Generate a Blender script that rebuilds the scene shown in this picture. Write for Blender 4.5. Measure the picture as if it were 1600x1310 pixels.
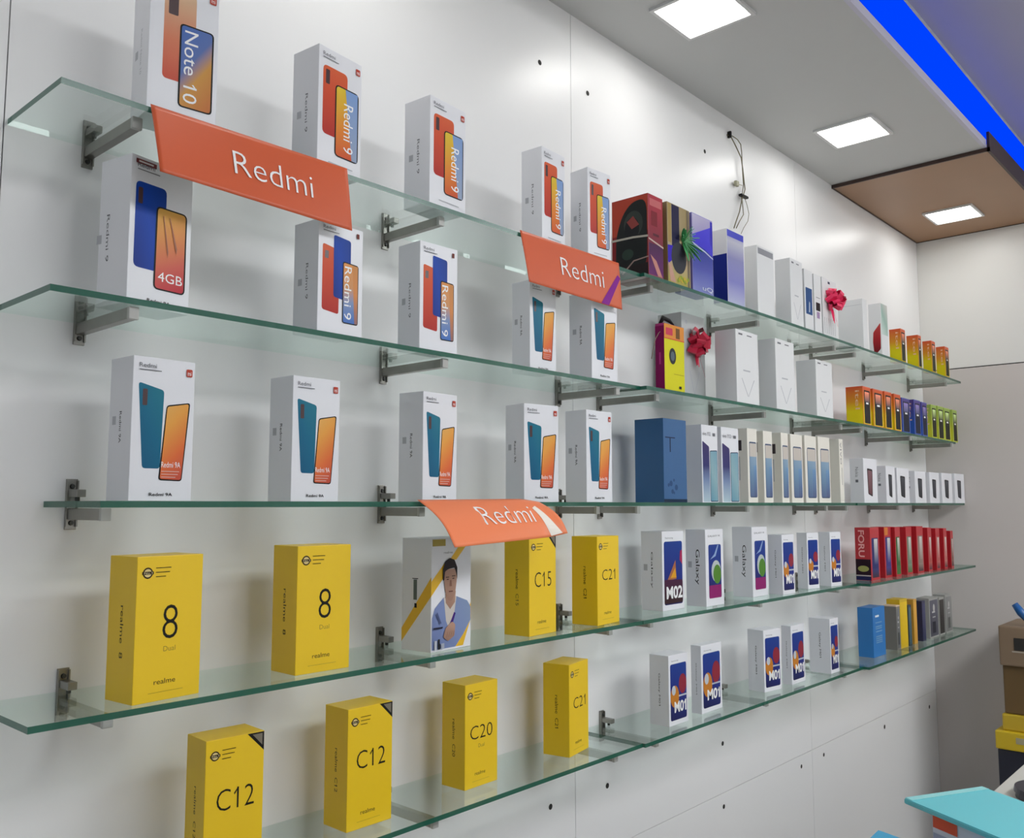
import bpy, bmesh, math, random
from mathutils import Vector, Matrix

# ------------------------------------------------------------------ clean
for o in list(bpy.data.objects):
    bpy.data.objects.remove(o, do_unlink=True)
scene = bpy.context.scene
COL = scene.collection
random.seed(7)
R = math.radians

# ------------------------------------------------------------------ camera
cam_d = bpy.data.cameras.new('camera')
cam = bpy.data.objects.new('camera', cam_d)
COL.objects.link(cam)
cam_d.sensor_fit = 'HORIZONTAL'
cam_d.sensor_width = 36.0
cam_d.lens = 36.0 * 1391.0 / 1600.0
cam_d.clip_start = 0.05
PIT, YAW = R(5.462), R(42.04)
Fh = Vector((math.cos(YAW), math.sin(YAW), 0))
Rv = Vector((math.sin(YAW), -math.cos(YAW), 0))
Fv = Fh * math.cos(PIT) + Vector((0, 0, 1)) * math.sin(PIT)
Uv = Rv.cross(Fv)
M = Matrix((Rv, Uv, -Fv)).transposed().to_4x4()
M.translation = Vector((0, -1.25, 1.45))
cam.matrix_world = M
scene.camera = cam

# ------------------------------------------------------------------ world, exposure
w = bpy.data.worlds.new('world')
scene.world = w
w.use_nodes = True
bg = w.node_tree.nodes['Background']
bg.inputs[0].default_value = (0.86, 0.93, 1.0, 1)
bg.inputs[1].default_value = 0.34
vs = scene.view_settings
vs.view_transform = 'Standard'
vs.look = 'None'
vs.gamma = 1.0
vs.use_curve_mapping = False
vs.exposure = 0.0
PANEL_W = 15.0      # emission of the square ceiling lights over the shelves
ROOM_W = 12.6       # emission of the unseen fill panels added over the middle of the shop

# ------------------------------------------------------------------ materials
def lin(c):
    c = c / 255.0
    return c / 12.92 if c <= 0.04045 else ((c + 0.055) / 1.055) ** 2.4
def rgb(t):
    return (lin(t[0]), lin(t[1]), lin(t[2]), 1.0)
_m = {}
def mat(name, col, rough=0.5, metal=0.0, spec=0.5, noise=0.0, nscale=30.0, coat=0.0):
    if name in _m: return _m[name]
    m = bpy.data.materials.new(name); m.use_nodes = True
    nt = m.node_tree; b = nt.nodes['Principled BSDF']
    b.inputs['Roughness'].default_value = rough
    b.inputs['Metallic'].default_value = metal
    b.inputs['Specular IOR Level'].default_value = spec
    b.inputs['Coat Weight'].default_value = coat
    c = rgb(col)
    if noise:
        tc = nt.nodes.new('ShaderNodeTexCoord'); n = nt.nodes.new('ShaderNodeTexNoise')
        n.inputs['Scale'].default_value = nscale; n.inputs['Detail'].default_value = 3
        r = nt.nodes.new('ShaderNodeValToRGB')
        r.color_ramp.elements[0].color = tuple(x * (1 - noise) for x in c[:3]) + (1,)
        r.color_ramp.elements[1].color = tuple(min(1, x * (1 + noise)) for x in c[:3]) + (1,)
        nt.links.new(tc.outputs['Object'], n.inputs['Vector'])
        nt.links.new(n.outputs['Fac'], r.inputs['Fac'])
        nt.links.new(r.outputs['Color'], b.inputs['Base Color'])
    else:
        b.inputs['Base Color'].default_value = c
    _m[name] = m
    return m
def emis(name, col, s):
    if name in _m: return _m[name]
    m = bpy.data.materials.new(name); m.use_nodes = True
    nt = m.node_tree; nt.nodes.clear()
    e = nt.nodes.new('ShaderNodeEmission'); o = nt.nodes.new('ShaderNodeOutputMaterial')
    e.inputs[0].default_value = col; e.inputs[1].default_value = s
    nt.links.new(e.outputs[0], o.inputs[0]); _m[name] = m
    return m
def ink(c):            # flat printed colour
    return mat('ink_%d_%d_%d' % c, tuple(max(0, int(x * .95 - 3)) for x in c), rough=0.45, spec=0.18)
def grad(stops, ang=90):   # printed colour gradient along the print's own UV
    name = 'print_' + '_'.join('%d%d%d' % s[1] for s in stops) + '_%d' % ang
    if name in _m: return _m[name]
    m = bpy.data.materials.new(name); m.use_nodes = True
    nt = m.node_tree; b = nt.nodes['Principled BSDF']; b.inputs['Roughness'].default_value = 0.4; b.inputs['Specular IOR Level'].default_value = 0.18
    uv = nt.nodes.new('ShaderNodeUVMap'); uv.uv_map = 'UVMap'
    d = nt.nodes.new('ShaderNodeVectorMath'); d.operation = 'DOT_PRODUCT'
    ca, sa = math.cos(R(ang)), math.sin(R(ang))
    k = abs(ca) + abs(sa)
    d.inputs[1].default_value = (ca / k, sa / k, 0)
    r = nt.nodes.new('ShaderNodeValToRGB'); e = r.color_ramp.elements
    e[0].position, e[0].color = stops[0][0], rgb(stops[0][1])
    e[1].position, e[1].color = stops[-1][0], rgb(stops[-1][1])
    for s in stops[1:-1]:
        x = e.new(s[0]); x.color = rgb(s[1])
    ad = nt.nodes.new('ShaderNodeMath'); ad.operation = 'ADD'; ad.inputs[1].default_value = max(0, -ca) / k + max(0, -sa) / k
    nt.links.new(uv.outputs[0], d.inputs[0]); nt.links.new(d.outputs['Value'], ad.inputs[0]); nt.links.new(ad.outputs[0], r.inputs['Fac'])
    nt.links.new(r.outputs['Color'], b.inputs['Base Color']); _m[name] = m
    return m
def glass_mat():
    m = bpy.data.materials.new('clear_glass'); m.use_nodes = True
    nt = m.node_tree; nt.nodes.clear()
    N = nt.nodes.new
    out = N('ShaderNodeOutputMaterial'); mix = N('ShaderNodeMixShader')
    tr = N('ShaderNodeBsdfTransparent'); tr.inputs[0].default_value = (0.945, 0.972, 0.96, 1)
    gl = N('ShaderNodeBsdfGlossy'); gl.inputs['Roughness'].default_value = 0.02
    gl.inputs[0].default_value = (0.9, 1, 0.96, 1)
    fr = N('ShaderNodeFresnel'); geo = N('ShaderNodeNewGeometry')
    mx = N('ShaderNodeMix'); mx.data_type = 'FLOAT'
    mx.inputs[2].default_value = 1.5; mx.inputs[3].default_value = 1 / 1.5
    nt.links.new(geo.outputs['Backfacing'], mx.inputs[0]); nt.links.new(mx.outputs[0], fr.inputs['IOR'])
    nt.links.new(fr.outputs[0], mix.inputs[0]); nt.links.new(tr.outputs[0], mix.inputs[1])
    nt.links.new(gl.outputs[0], mix.inputs[2]); nt.links.new(mix.outputs[0], out.inputs[0])
    return m
GLASS = glass_mat()
EDGE = mat('green_glass_edge', (26, 88, 70), rough=0.15, spec=0.35, noise=0.2, nscale=9)
_b = EDGE.node_tree.nodes['Principled BSDF']; _t = EDGE.node_tree.nodes.new('ShaderNodeBsdfTransparent'); _t.inputs[0].default_value = (.55, .8, .72, 1)
_x = EDGE.node_tree.nodes.new('ShaderNodeMixShader'); _x.inputs[0].default_value = .92
EDGE.node_tree.links.new(_t.outputs[0], _x.inputs[1]); EDGE.node_tree.links.new(_b.outputs[0], _x.inputs[2])
EDGE.node_tree.links.new(_x.outputs[0], [n for n in EDGE.node_tree.nodes if n.type == 'OUTPUT_MATERIAL'][0].inputs[0])
def wallmat(name, c, rough):
    m = mat(name, c, rough=rough, spec=0.42)
    return m
WALL = wallmat('white_laminate', (236, 236, 236), 0.33)
METAL = mat('brushed_metal', (150, 148, 142), rough=0.33, metal=0.85, noise=0.12, nscale=60)
METALD = mat('dark_metal', (70, 70, 68), rough=0.4, metal=0.7)
CARD = mat('white_carton', (228, 229, 234), rough=0.38)
YEL = mat('yellow_carton', (238, 198, 18), rough=0.4)
BLK = ink((28, 26, 26))
WHT = mat('ink_white', (240, 240, 240), .45)
GRY = ink((120, 122, 128))

# ------------------------------------------------------------------ mesh helpers
def link(name, me, parent=None, mats=()):
    for m in mats: me.materials.append(m)
    o = bpy.data.objects.new(name, me); COL.objects.link(o)
    if parent: o.parent = parent
    return o
def bm_obj(name, bm, m, parent=None, smooth=False):
    me = bpy.data.meshes.new(name)
    bm.normal_update(); bm.to_mesh(me); bm.free()
    if smooth:
        for p in me.polygons: p.use_smooth = True
    return link(name, me, parent, m if isinstance(m, (list, tuple)) else [m])
def add_box(bm, a, b, bev=0.0, mi=0):
    t = bmesh.new()
    bmesh.ops.create_cube(t, size=1)
    for v in t.verts:
        v.co = Vector([(a[i] + b[i]) / 2 + v.co[i] * (b[i] - a[i]) for i in range(3)])
    if bev:
        bmesh.ops.bevel(t, geom=t.edges[:], offset=bev, segments=2, affect='EDGES', profile=0.6)
    mp = {v: bm.verts.new(v.co) for v in t.verts}
    for f in t.faces:
        n = bm.faces.new([mp[v] for v in f.verts]); n.material_index = mi
    t.free()
def boxobj(name, a, b, m, parent=None, bev=0.0):
    bm = bmesh.new(); add_box(bm, a, b, bev); return bm_obj(name, bm, m, parent)
def add_tube(bm, pts, r, n=8):
    pts = [Vector(p) for p in pts]; rings = []
    rr = r if isinstance(r, (list, tuple)) else [r] * len(pts)
    for i, p in enumerate(pts):
        t = (pts[min(i + 1, len(pts) - 1)] - pts[max(i - 1, 0)]).normalized()
        x = t.cross(Vector((0.3, 1, 0.2))).normalized(); y = t.cross(x)
        rings.append([bm.verts.new(p + (x * math.cos(2 * math.pi * k / n) + y * math.sin(2 * math.pi * k / n)) * rr[i]) for k in range(n)])
    for a, b in zip(rings, rings[1:]):
        for k in range(n): bm.faces.new((a[k], a[(k + 1) % n], b[(k + 1) % n], b[k]))
    bm.faces.new(rings[0][::-1]); bm.faces.new(rings[-1])
def tag(o, label, cat, group=None):
    o['label'] = label; o['category'] = cat
    if group: o['group'] = group
    return o
def struct(o):
    o['kind'] = 'structure'; return o
def empty(name, loc, rz=0.0):
    o = bpy.data.objects.new(name, None); COL.objects.link(o)
    o.empty_display_size = 0.03; o.location = loc; o.rotation_euler = (0, 0, rz)
    return o

# ------------------------------------------------------------------ prints on faces
_tx = {}
def rawtext(s, off):
    c = bpy.data.curves.new('t', 'FONT'); c.body = s; c.size = 1.0; c.offset = off; c.resolution_u = 3
    o = bpy.data.objects.new('t', c); COL.objects.link(o)
    dg = bpy.context.evaluated_depsgraph_get(); dg.update()
    me = bpy.data.meshes.new_from_object(o.evaluated_get(dg))
    vs_ = [(v.co.x, v.co.y) for v in me.vertices]; fs = [tuple(p.vertices) for p in me.polygons]
    bpy.data.objects.remove(o, do_unlink=True); bpy.data.curves.remove(c); bpy.data.meshes.remove(me)
    return vs_, fs
def textdata(s, off=0.0):
    k = (s, off)
    if k in _tx: return _tx[k]
    vs_, fs = rawtext(s, off)
    if '1' in s:                       # give the plain stroke of the 1 its flag
        one, _ = rawtext('1', off); bw = max(v[0] for v in one) - min(v[0] for v in one); top = max(v[1] for v in one)
        for i, ch in enumerate(s):
            if ch == '1':
                xr = max(v[0] for v in rawtext(s[:i + 1], off)[0]); xl = xr - bw; n = len(vs_)
                vs_ += [(xl - .13, top - .17), (xl - .13 + bw * .2, top - .17 - bw * .9), (xl + bw * .5, top - bw * 1.0), (xl + bw * .5, top)]
                fs.append((n, n + 1, n + 2, n + 3))
    x0 = min(v[0] for v in vs_); x1 = max(v[0] for v in vs_); y0 = min(v[1] for v in vs_); y1 = max(v[1] for v in vs_)
    vs_ = [((x - x0) / (x1 - x0), (y - y0) / (y1 - y0)) for x, y in vs_]
    _tx[k] = (vs_, fs); return _tx[k]
def rquad(pts, r, n=4):
    out = []
    k = len(pts)
    for i in range(k):
        p = Vector(pts[i]); a = Vector(pts[i - 1]); b = Vector(pts[(i + 1) % k])
        da, db = (a - p), (b - p)
        ra = min(r, da.length * 0.45); rb = min(r, db.length * 0.45)
        s = p + da.normalized() * ra; e = p + db.normalized() * rb
        for j in range(n + 1):
            t = j / n
            out.append(tuple(s * (1 - t) ** 2 + p * 2 * t * (1 - t) + e * t * t))
    return out
class Print:
    """thin printed shapes on the front or side face of a carton; coordinates in fractions of the face"""
    def __init__(s, w, d, h, side=False, l=1):
        s.w, s.d, s.h, s.side = w, d, h, side
        s.fw = d if side else w
        s.P = []; s.mats = []; s.l = l
    def pos(s, u, v, l):
        e = 0.00012 * l
        if s.side: return (-e, (1 - u) * s.d, v * s.h)
        return (u * s.w, -e, v * s.h)
    def mi(s, m):
        if m not in s.mats: s.mats.append(m)
        return s.mats.index(m)
    def poly(s, pts, m, r=0.0, l=None):
        A = [(u * s.fw, v * s.h) for u, v in pts]
        ar = sum(A[i - 1][0] * A[i][1] - A[i][0] * A[i - 1][1] for i in range(len(A)))
        if ar < 0: A = A[::-1]
        if r: A = rquad(A, r * s.fw)
        x0 = min(a[0] for a in A); x1 = max(a[0] for a in A); y0 = min(a[1] for a in A); y1 = max(a[1] for a in A)
        uv = [((a[0] - x0) / (x1 - x0), (a[1] - y0) / (y1 - y0)) for a in A]
        s.P.append(([(a[0] / s.fw, a[1] / s.h) for a in A], [tuple(range(len(A)))], [uv], s.mi(m), l or s.l))
        s.l = (l or s.l) + 1
    def rect(s, u0, v0, u1, v1, m, r=0.0, l=None): s.poly([(u0, v0), (u1, v0), (u1, v1), (u0, v1)], m, r, l)
    def disc(s, u, v, ru, m, asp=1.0, l=None, n=20):
        k = s.fw / s.h
        s.poly([(u + ru * math.cos(2 * math.pi * i / n), v + ru * asp * k * math.sin(2 * math.pi * i / n)) for i in range(n)], m, 0, l)
    def text(s, t, u0, v0, u1, v1, m, rot=0, off=0.0, l=None):
        V, Fc = textdata(t, off)
        if rot == 1: V = [(y, 1 - x) for x, y in V]        # reads top to bottom
        if rot == -1: V = [(1 - y, x) for x, y in V]       # reads bottom to top
        A = [(u0 + x * (u1 - u0), v0 + y * (v1 - v0)) for x, y in V]
        s.P.append((A, Fc, None, s.mi(m), l or s.l)); s.l = (l or s.l) + 1
    def build(s, name, parent):
        if not s.P: return None
        V, Fs, UV, MI = [], [], [], []
        for A, F, uv, mi, l in s.P:
            b = len(V); V += [s.pos(u, v, l) for u, v in A]
            for k, f in enumerate(F):
                Fs.append([b + i for i in f]); MI.append(mi)
                UV += (uv[k] if uv else [(0.5, 0.5)] * len(f))
        me = bpy.data.meshes.new(name); me.from_pydata(V, [], Fs)
        ul = me.uv_layers.new(name='UVMap')
        for i, q in enumerate(UV): ul.data[i].uv = q
        for i, q in enumerate(MI): me.polygons[i].material_index = q
        return link(name, me, parent, s.mats)

# ------------------------------------------------------------------ carton art
RED1, RED2 = (196, 62, 40), (222, 96, 52)
ORG = grad([(0, (178, 44, 36)), (0.6, (206, 76, 44)), (1, (214, 96, 58))])
TEALG = grad([(0, (20, 86, 124)), (0.5, (22, 104, 136)), (1, (34, 120, 138))], 60)
SUNG = grad([(0, (196, 74, 66)), (0.35, (224, 110, 60)), (0.7, (232, 162, 74)), (1, (226, 176, 96))], 110)
BLUEG = grad([(0, (4, 44, 128)), (0.5, (6, 66, 170)), (1, (10, 58, 140))], 40)
def phones(root, w, d, h, back, front_quad, front_m, bm_=None, text=None, island=None, frame=BLK, r=0.05):
    """two overlapping phones printed on the front"""
    p = Print(w, d, h)
    for q, m in back:
        p.poly(q, m, r)
    if island: 
        for isl in island: p.rect(*isl, mat('ink_camera', (60, 26, 30), 0.3), 0.02)
    p.build('phone_picture', root)
    s = Print(w, d, h, l=p.l)
    s.poly(front_quad, frame, r)
    cx_ = sum(a[0] for a in front_quad) / 4; cy_ = sum(a[1] for a in front_quad) / 4
    inner = [(cx_ + (a - cx_) * 0.90, cy_ + (b - cy_) * 0.965) for a, b in front_quad]
    s.poly(inner, front_m, r * 0.7)
    if bm_:
        s.poly([(inner[0][0] * (1 - bm_[1]) + inner[1][0] * bm_[1], inner[0][1]), inner[1], inner[2],
                (inner[3][0] * (1 - bm_[2]) + inner[2][0] * bm_[2], inner[2][1])], bm_[0])
    s.build('screen_picture', root)
    if text:
        t = Print(w, d, h, l=s.l)
        t.text(text[0], *text[1], WHT, rot=text[2]); t.build('screen_lettering', root)
    return s.l + 3
def toplabels(root, w, d, h, l, corner=(196, 70, 50), name='Redmi', bottom='Redmi 9A'):
    p = Print(w, d, h, l=l)
    if name: p.text(name, .09, .925, .36, .955, GRY); p.rect(.09, .905, .44, .911, GRY)
    p.build('top_lettering', root)
    if corner:
        p = Print(w, d, h, l=l); p.rect(.85, .89, .95, .945, ink(corner), .02)
        p.text('mi', .87, .90, .93, .93, WHT, l=l + 1); p.build('corner_logo', root)
    if bottom:
        p = Print(w, d, h, l=l); p.text(bottom, .31, .035, .68, .058, BLK, off=0.012); p.build('bottom_lettering', root)
def sidetext(root, w, d, h, t, u=.55, v0=.3, v1=.62, uw=.10, m=None, rot=1, seal=True):
    p = Print(w, d, h, side=True)
    p.text(t, u - uw / 2, v0, u + uw / 2, v1, m or GRY, rot=rot)
    if seal: p.rect(u - .36, v0 + .13, u - .20, v0 + .19, mat('ink_pale', (176, 178, 184), .4))
    p.build('side_lettering', root)

def art_note(root, w, d, h):
    pk = grad([(0, (204, 84, 64)), (0.45, (216, 128, 96)), (1, (214, 184, 150))])
    l = phones(root, w, d, h, [([(.2, .26), (.66, .26), (.66, .90), (.2, .90)], pk)],
               [(.43, .09), (.93, .09), (.93, .68), (.43, .68)], grad([(0, (196, 110, 56)), (.4, (206, 150, 72)), (.6, (92, 116, 176)), (1, (72, 108, 180))], 118),
               text=('Note 10', (.50, .13, .70, .64), 1), island=[(.26, .72, .40, .875)], r=.07)
    toplabels(root, w, d, h, l, corner=(196, 70, 50), bottom=None)
    sidetext(root, w, d, h, 'Redmi Note 10', m=mat('ink_pale', (176, 178, 184), .4))
def art_duo(root, w, d, h):
    l = phones(root, w, d, h, [([(.10, .28), (.66, .28), (.66, .85), (.10, .85)], ORG)],
               [(.38, .13), (.93, .13), (.93, .73), (.38, .73)], grad([(0, (204, 74, 40)), (.4, (226, 130, 44)), (1, (222, 196, 52))], 96),
               (grad([(0, (150, 164, 190)), (1, (126, 158, 208))]), .75, .42), text=('Redmi 9', (.58, .19, .80, .60), 1), island=[(.16, .70, .25, .82)], r=.09)
    toplabels(root, w, d, h, l, bottom=None)
    p = Print(w, d, h, l=l); p.rect(.24, .055, .80, .063, mat('ink_pale', (176, 178, 184), .4)); p.build('bottom_line', root)
    sidetext(root, w, d, h, 'Redmi 9')
def art_b4g(root, w, d, h):
    l = phones(root, w, d, h, [([(.08, .25), (.56, .25), (.57, .83), (.08, .83)], BLUEG)],
               [(.40, .13), (.92, .13), (.92, .70), (.41, .70)], grad([(0, (190, 40, 60)), (.3, (206, 96, 84)), (.7, (220, 150, 84)), (1, (214, 168, 78))], 100),
               text=('4GB', (.47, .19, .87, .255), 0), island=[(.12, .68, .19, .79)], r=.08)
    p = Print(w, d, h, l=l + 2)
    for x in ((.52, .60, .36), (.62, .74, .40)):
        p.poly([(x[0], .64), (x[0] + .012, .64), (x[1] + .02, x[2] + .04), (x[1] + .012, x[2])], mat('ink_crease', (150, 84, 50), .4))
    p.build('screen_crease', root)
    toplabels(root, w, d, h, l, corner=None)
    p = Print(w, d, h, l=l + 4); p.rect(.06, .945, .38, .975, ink((120, 56, 60))); p.rect(.10, .954, .33, .966, ink((220, 214, 214))); p.build('corner_logo', root)
    sidetext(root, w, d, h, 'Redmi 9', u=.30)
def art_tri(root, w, d, h):
    l = phones(root, w, d, h, [([(.09, .20), (.46, .18), (.46, .76), (.09, .79)], ORG), ([(.34, .33), (.72, .31), (.72, .87), (.33, .89)], BLUEG)],
               [(.54, .11), (.90, .11), (.90, .66), (.54, .67)], grad([(0, (60, 110, 190)), (.35, (130, 150, 190)), (.6, (210, 150, 100)), (1, (222, 150, 84))], 92),
               (grad([(0, (150, 110, 110)), (.5, (216, 140, 80)), (1, (206, 140, 80))]), .8, .62), text=('Redmi 9', (.58, .15, .74, .63), 1), island=[(.14, .66, .22, .73)], r=.05)
    toplabels(root, w, d, h, l, corner=None, bottom=None)
    p = Print(w, d, h, l=l + 2); p.rect(.84, .91, .90, .955, ink((130, 60, 50))); p.build('corner_logo', root)
    sidetext(root, w, d, h, 'Redmi 9')
def art_teal(root, w, d, h):
    l = phones(root, w, d, h, [([(.19, .225), (.47, .225), (.50, .775), (.09, .82)], TEALG)],
               [(.45, .145), (.83, .14), (.935, .705), (.545, .672)], SUNG,
               text=('Redmi 9A', (.49, .235, .80, .275), 0), island=[(.16, .66, .235, .775)], r=.05)
    p = Print(w, d, h, l=l + 2)
    p.rect(.49, .185, .76, .19, ink((238, 200, 190))); p.rect(.49, .205, .78, .21, ink((238, 200, 190))); p.rect(.49, .165, .72, .17, ink((238, 200, 190)))
    p.build('screen_caption', root)
    toplabels(root, w, d, h, l + 1)
    sidetext(root, w, d, h, 'Redmi 9A', u=.52, v0=.40, v1=.62, m=BLK)
def yellow(root, w, d, h, big, box, triangle=False, sub=True, off=-0.012):
    p = Print(w, d, h); p.text(big, *box, BLK, off=off); p.build('model_lettering', root)
    if sub:
        p = Print(w, d, h); p.text('Dual', (box[0] + box[2]) / 2 - .09, box[1] - .085, (box[0] + box[2]) / 2 + .09, box[1] - .05, mat('ink_olive', (120, 100, 30), .4), off=-.01)
        p.build('sub_lettering', root)
    p = Print(w, d, h); p.text('realme', .30, .115, .62, .15, BLK); p.rect(.22, .06, .74, .062, mat('ink_olive', (120, 100, 30), .4)); p.build('maker_lettering', root)
    p = Print(w, d, h)
    p.disc(.155, .885, .075, ink((60, 44, 20))); p.disc(.155, .885, .055, ink((236, 214, 150)))
    p.rect(.07, .875, .24, .895, ink((60, 44, 20))); p.text('No.1', .10, .878, .22, .892, ink((240, 226, 180)))
    for i, x in enumerate((.50, .48, .42)): p.rect(.27, .915 - .03 * i, x, .920 - .03 * i, ink((60, 44, 20)))
    p.build('award_print', root)
    if triangle:
        p = Print(w, d, h); p.poly([(.70, 1 - .004), (.995, 1 - .004), (.995, .86)], BLK); p.poly([(.79, .985), (.965, .985), (.965, .90)], mat('ink_grey_corner', (120, 112, 96), .4)); p.build('corner_triangle', root)
    p = Print(w, d, h, side=True); p.text('realme  ' + ('' if len(big) > 3 else big), .46, .30, .58, .66, ink((50, 40, 14)), rot=1); p.build('side_lettering', root)
def art_eight(root, w, d, h): yellow(root, w, d, h, '8', (.40, .42, .63, .655), off=-.014)
def art_c12(root, w, d, h): yellow(root, w, d, h, 'C12', (.20, .49, .84, .64), True, False)
def art_c15(root, w, d, h): yellow(root, w, d, h, 'C15', (.20, .48, .82, .63), True, False)
def art_c21(root, w, d, h): yellow(root, w, d, h, 'C21', (.22, .50, .82, .62), False, False)
def art_c20(root, w, d, h): yellow(root, w, d, h, 'C20', (.16, .46, .84, .59), False, True)
def art_c21b(root, w, d, h): yellow(root, w, d, h, 'C21', (.22, .50, .84, .62), False, False)
def art_man(root, w, d, h):
    Y = mat('ink_stripe_yellow', (232, 182, 24), .4)
    p = Print(w, d, h, side=True)
    p.poly([(0, .07), (0, .19), (1, .66), (1, .49)], Y); p.build('side_stripe', root)
    p = Print(w, d, h, side=True); p.rect(.40, .45, .52, .63, ink((110, 120, 116))); p.rect(.36, .635, .56, .642, BLK); p.rect(.44, .38, .52, .42, BLK); p.build('side_lettering', root)
    p = Print(w, d, h)
    p.poly([(0, .49), (.33, .66), (.33, .78), (0, .62)], Y); p.poly([(.45, .80), (.62, .80), (1, .985), (.80, .985)], Y)
    p.poly([(.58, .02), (.80, .02), (1, .25), (1, .40)], Y); p.rect(.02, .93, .34, .99, mat('ink_gold', (170, 150, 60), .4)); p.text('realme', .30, .86, .52, .88, GRY)
    p.build('stripe_print', root)
    # printed figure: man in an open denim jacket
    l = p.l; q = Print(w, d, h, l=l)
    den = grad([(0, (108, 122, 168)), (.5, (124, 140, 184)), (1, (132, 150, 180))], 30)
    skin = grad([(0, (150, 116, 100)), (1, (184, 146, 126))], 60)
    q.poly([(.02, .02), (.02, .30), (.08, .38), (.30, .47), (.62, .47), (.90, .42), (.99, .36), (.99, .24), (.80, .12), (.60, .02)], den)
    q.poly([(.30, .47), (.36, .26), (.44, .18), (.56, .30), (.62, .47)], ink((216, 208, 200)))
    q.poly([(.40, .18), (.47, .16), (.60, .32), (.56, .33)], ink((74, 40, 130)))
    q.poly([(.34, .50), (.35, .42), (.46, .36), (.58, .42), (.60, .52)], skin)
    q.build('figure_jacket', root)
    q = Print(w, d, h, l=l + 6)
    q.poly([(.30, .62), (.33, .52), (.40, .44), (.50, .43), (.58, .50), (.62, .62), (.62, .72), (.30, .72)], skin, .06)
    q.poly([(.27, .62), (.27, .72), (.32, .79), (.44, .82), (.56, .80), (.63, .73), (.63, .62), (.60, .68), (.56, .73), (.40, .72), (.32, .70), (.30, .62)], ink((44, 36, 40)), .02)
    q.rect(.34, .645, .42, .652, ink((60, 42, 38))); q.rect(.49, .652, .58, .659, ink((60, 42, 38)))
    q.rect(.36, .625, .41, .632, ink((40, 30, 30))); q.rect(.50, .630, .55, .637, ink((40, 30, 30)))
    q.poly([(.44, .62), (.475, .62), (.49, .565), (.43, .565)], ink((146, 108, 92)))
    q.rect(.41, .515, .51, .524, ink((110, 66, 60)))
    q.build('figure_head', root)
    q = Print(w, d, h, l=l + 12)
    q.poly([(.28, .12), (.34, .20), (.50, .25), (.58, .22), (.56, .12), (.40, .08)], skin, .03)
    for i in range(4): q.poly([(.36 + i * .05, .115), (.365 + i * .05, .115), (.40 + i * .05, .165), (.395 + i * .05, .165)], ink((112, 80, 70)))
    q.rect(.06, .02, .12, .10, ink((200, 204, 214))); q.rect(.15, .02, .19, .11, BLK); q.rect(.22, .02, .30, .07, ink((180, 186, 200)))
    q.poly([(.03, .20), (.25, .20), (.26, .215), (.03, .215)], ink((40, 40, 60))); q.poly([(.10, .33), (.20, .24), (.22, .25), (.12, .35)], ink((84, 96, 140)))
    q.build('figure_hand', root)
def art_sam(root, w, d, h, v='m01'):
    navy = grad([(0, (20, 22, 74)), (.5, (24, 44, 128)), (1, (20, 60, 140))], 80)
    p = Print(w, d, h)
    u0, v0, u1, v1 = (.08, .07, .92, .87) if v != 'green' else (.16, .10, .86, .80)
    p.rect(u0, v0, u1, v1, navy, .07)
    W_ = u1 - u0; H_ = v1 - v0
    X = lambda a: u0 + a * W_
    Yv = lambda a: v0 + a * H_
    if v == 'm02':
        p.poly([(X(.16), Yv(.38)), (X(.62), Yv(.70)), (X(.66), Yv(.40))], ink((176, 110, 70))); p.poly([(X(.34), Yv(.42)), (X(.60), Yv(.58)), (X(.66), Yv(.42))], ink((232, 168, 40)))
        p.poly([(X(0), Yv(.02)), (X(1), Yv(.02)), (X(1), Yv(.38)), (X(0), Yv(.40))], grad([(0, (50, 24, 24)), (1, (70, 24, 60))]), .05)
        p.poly([(X(.84), Yv(.70)), (X(.99), Yv(.62)), (X(.99), Yv(.86)), (X(.88), Yv(.84))], ink((176, 40, 90)))
        t = ('M02', (X(.10), Yv(.09), X(.97), Yv(.29)))
    elif v == 'green':
        p.rect(X(.02), Yv(0), X(.98), Yv(.24), ink((150, 30, 110)), .03)
        p.disc(X(.58), Yv(.50), .26, ink((196, 206, 206)), 1.15); p.disc(X(.66), Yv(.44), .22, ink((88, 140, 50)), 1.2)
        p.poly([(X(.72), Yv(.99)), (X(.80), Yv(.99)), (X(.55), Yv(.78)), (X(.10), Yv(.72)), (X(.45), Yv(.82))], ink((150, 176, 220)))
        t = None
    else:
        p.disc(X(.76), Yv(.62), .20, ink((150, 44, 62)), 1.35); p.disc(X(.26), Yv(.42), .22, ink((208, 132, 44)), 1.35)
        p.disc(X(.20), Yv(.53), .10, ink((200, 208, 214)), 1.3); p.rect(X(.5), Yv(.40), X(.98), Yv(.43), ink((196, 204, 214)))
        t = ('M01', (X(.22), Yv(.13), X(.95), Yv(.33)))
    p.build('planet_picture', root)
    if t:
        q = Print(w, d, h, l=p.l + 1); q.text(t[0], *t[1], WHT, off=.03); q.build('model_lettering', root)
    q = Print(w, d, h); q.text('Samsung' if v != 'green' else 'GALAXY M', .14, .90, .50 if v != 'green' else .8, .925, GRY if v != 'green' else BLK); q.build('top_lettering', root)
    q = Print(w, d, h, side=True)
    q.text('Galaxy M01' if v == 'm01' else 'Galaxy', .45, .28, .56 if v != 'green' else .70, .74, BLK, rot=1)
    if v != 'm01': q.rect(.12, .50, .30, .58, mat('ink_pale', (176, 178, 184), .4))
    q.build('side_lettering', root)
def art_bigblue(root, w, d, h):
    p = Print(w, d, h); p.text('T', .08, .60, .50, .78, ink((20, 44, 78)), rot=0, off=-.02); p.build('letter_print', root)
    p = Print(w, d, h); p.rect(0, 0, 1, .04, ink((14, 44, 72))); p.build('base_band', root)
    p = Print(w, d, h)
    for i in range(7):
        x = random.uniform(.15, .8); y = random.uniform(.1, .3); p.disc(x, y, random.uniform(.03, .07), ink((50, 86, 130)), 1, 1 + i % 3, 9)
    p.build('scuff_print', root)
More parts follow.
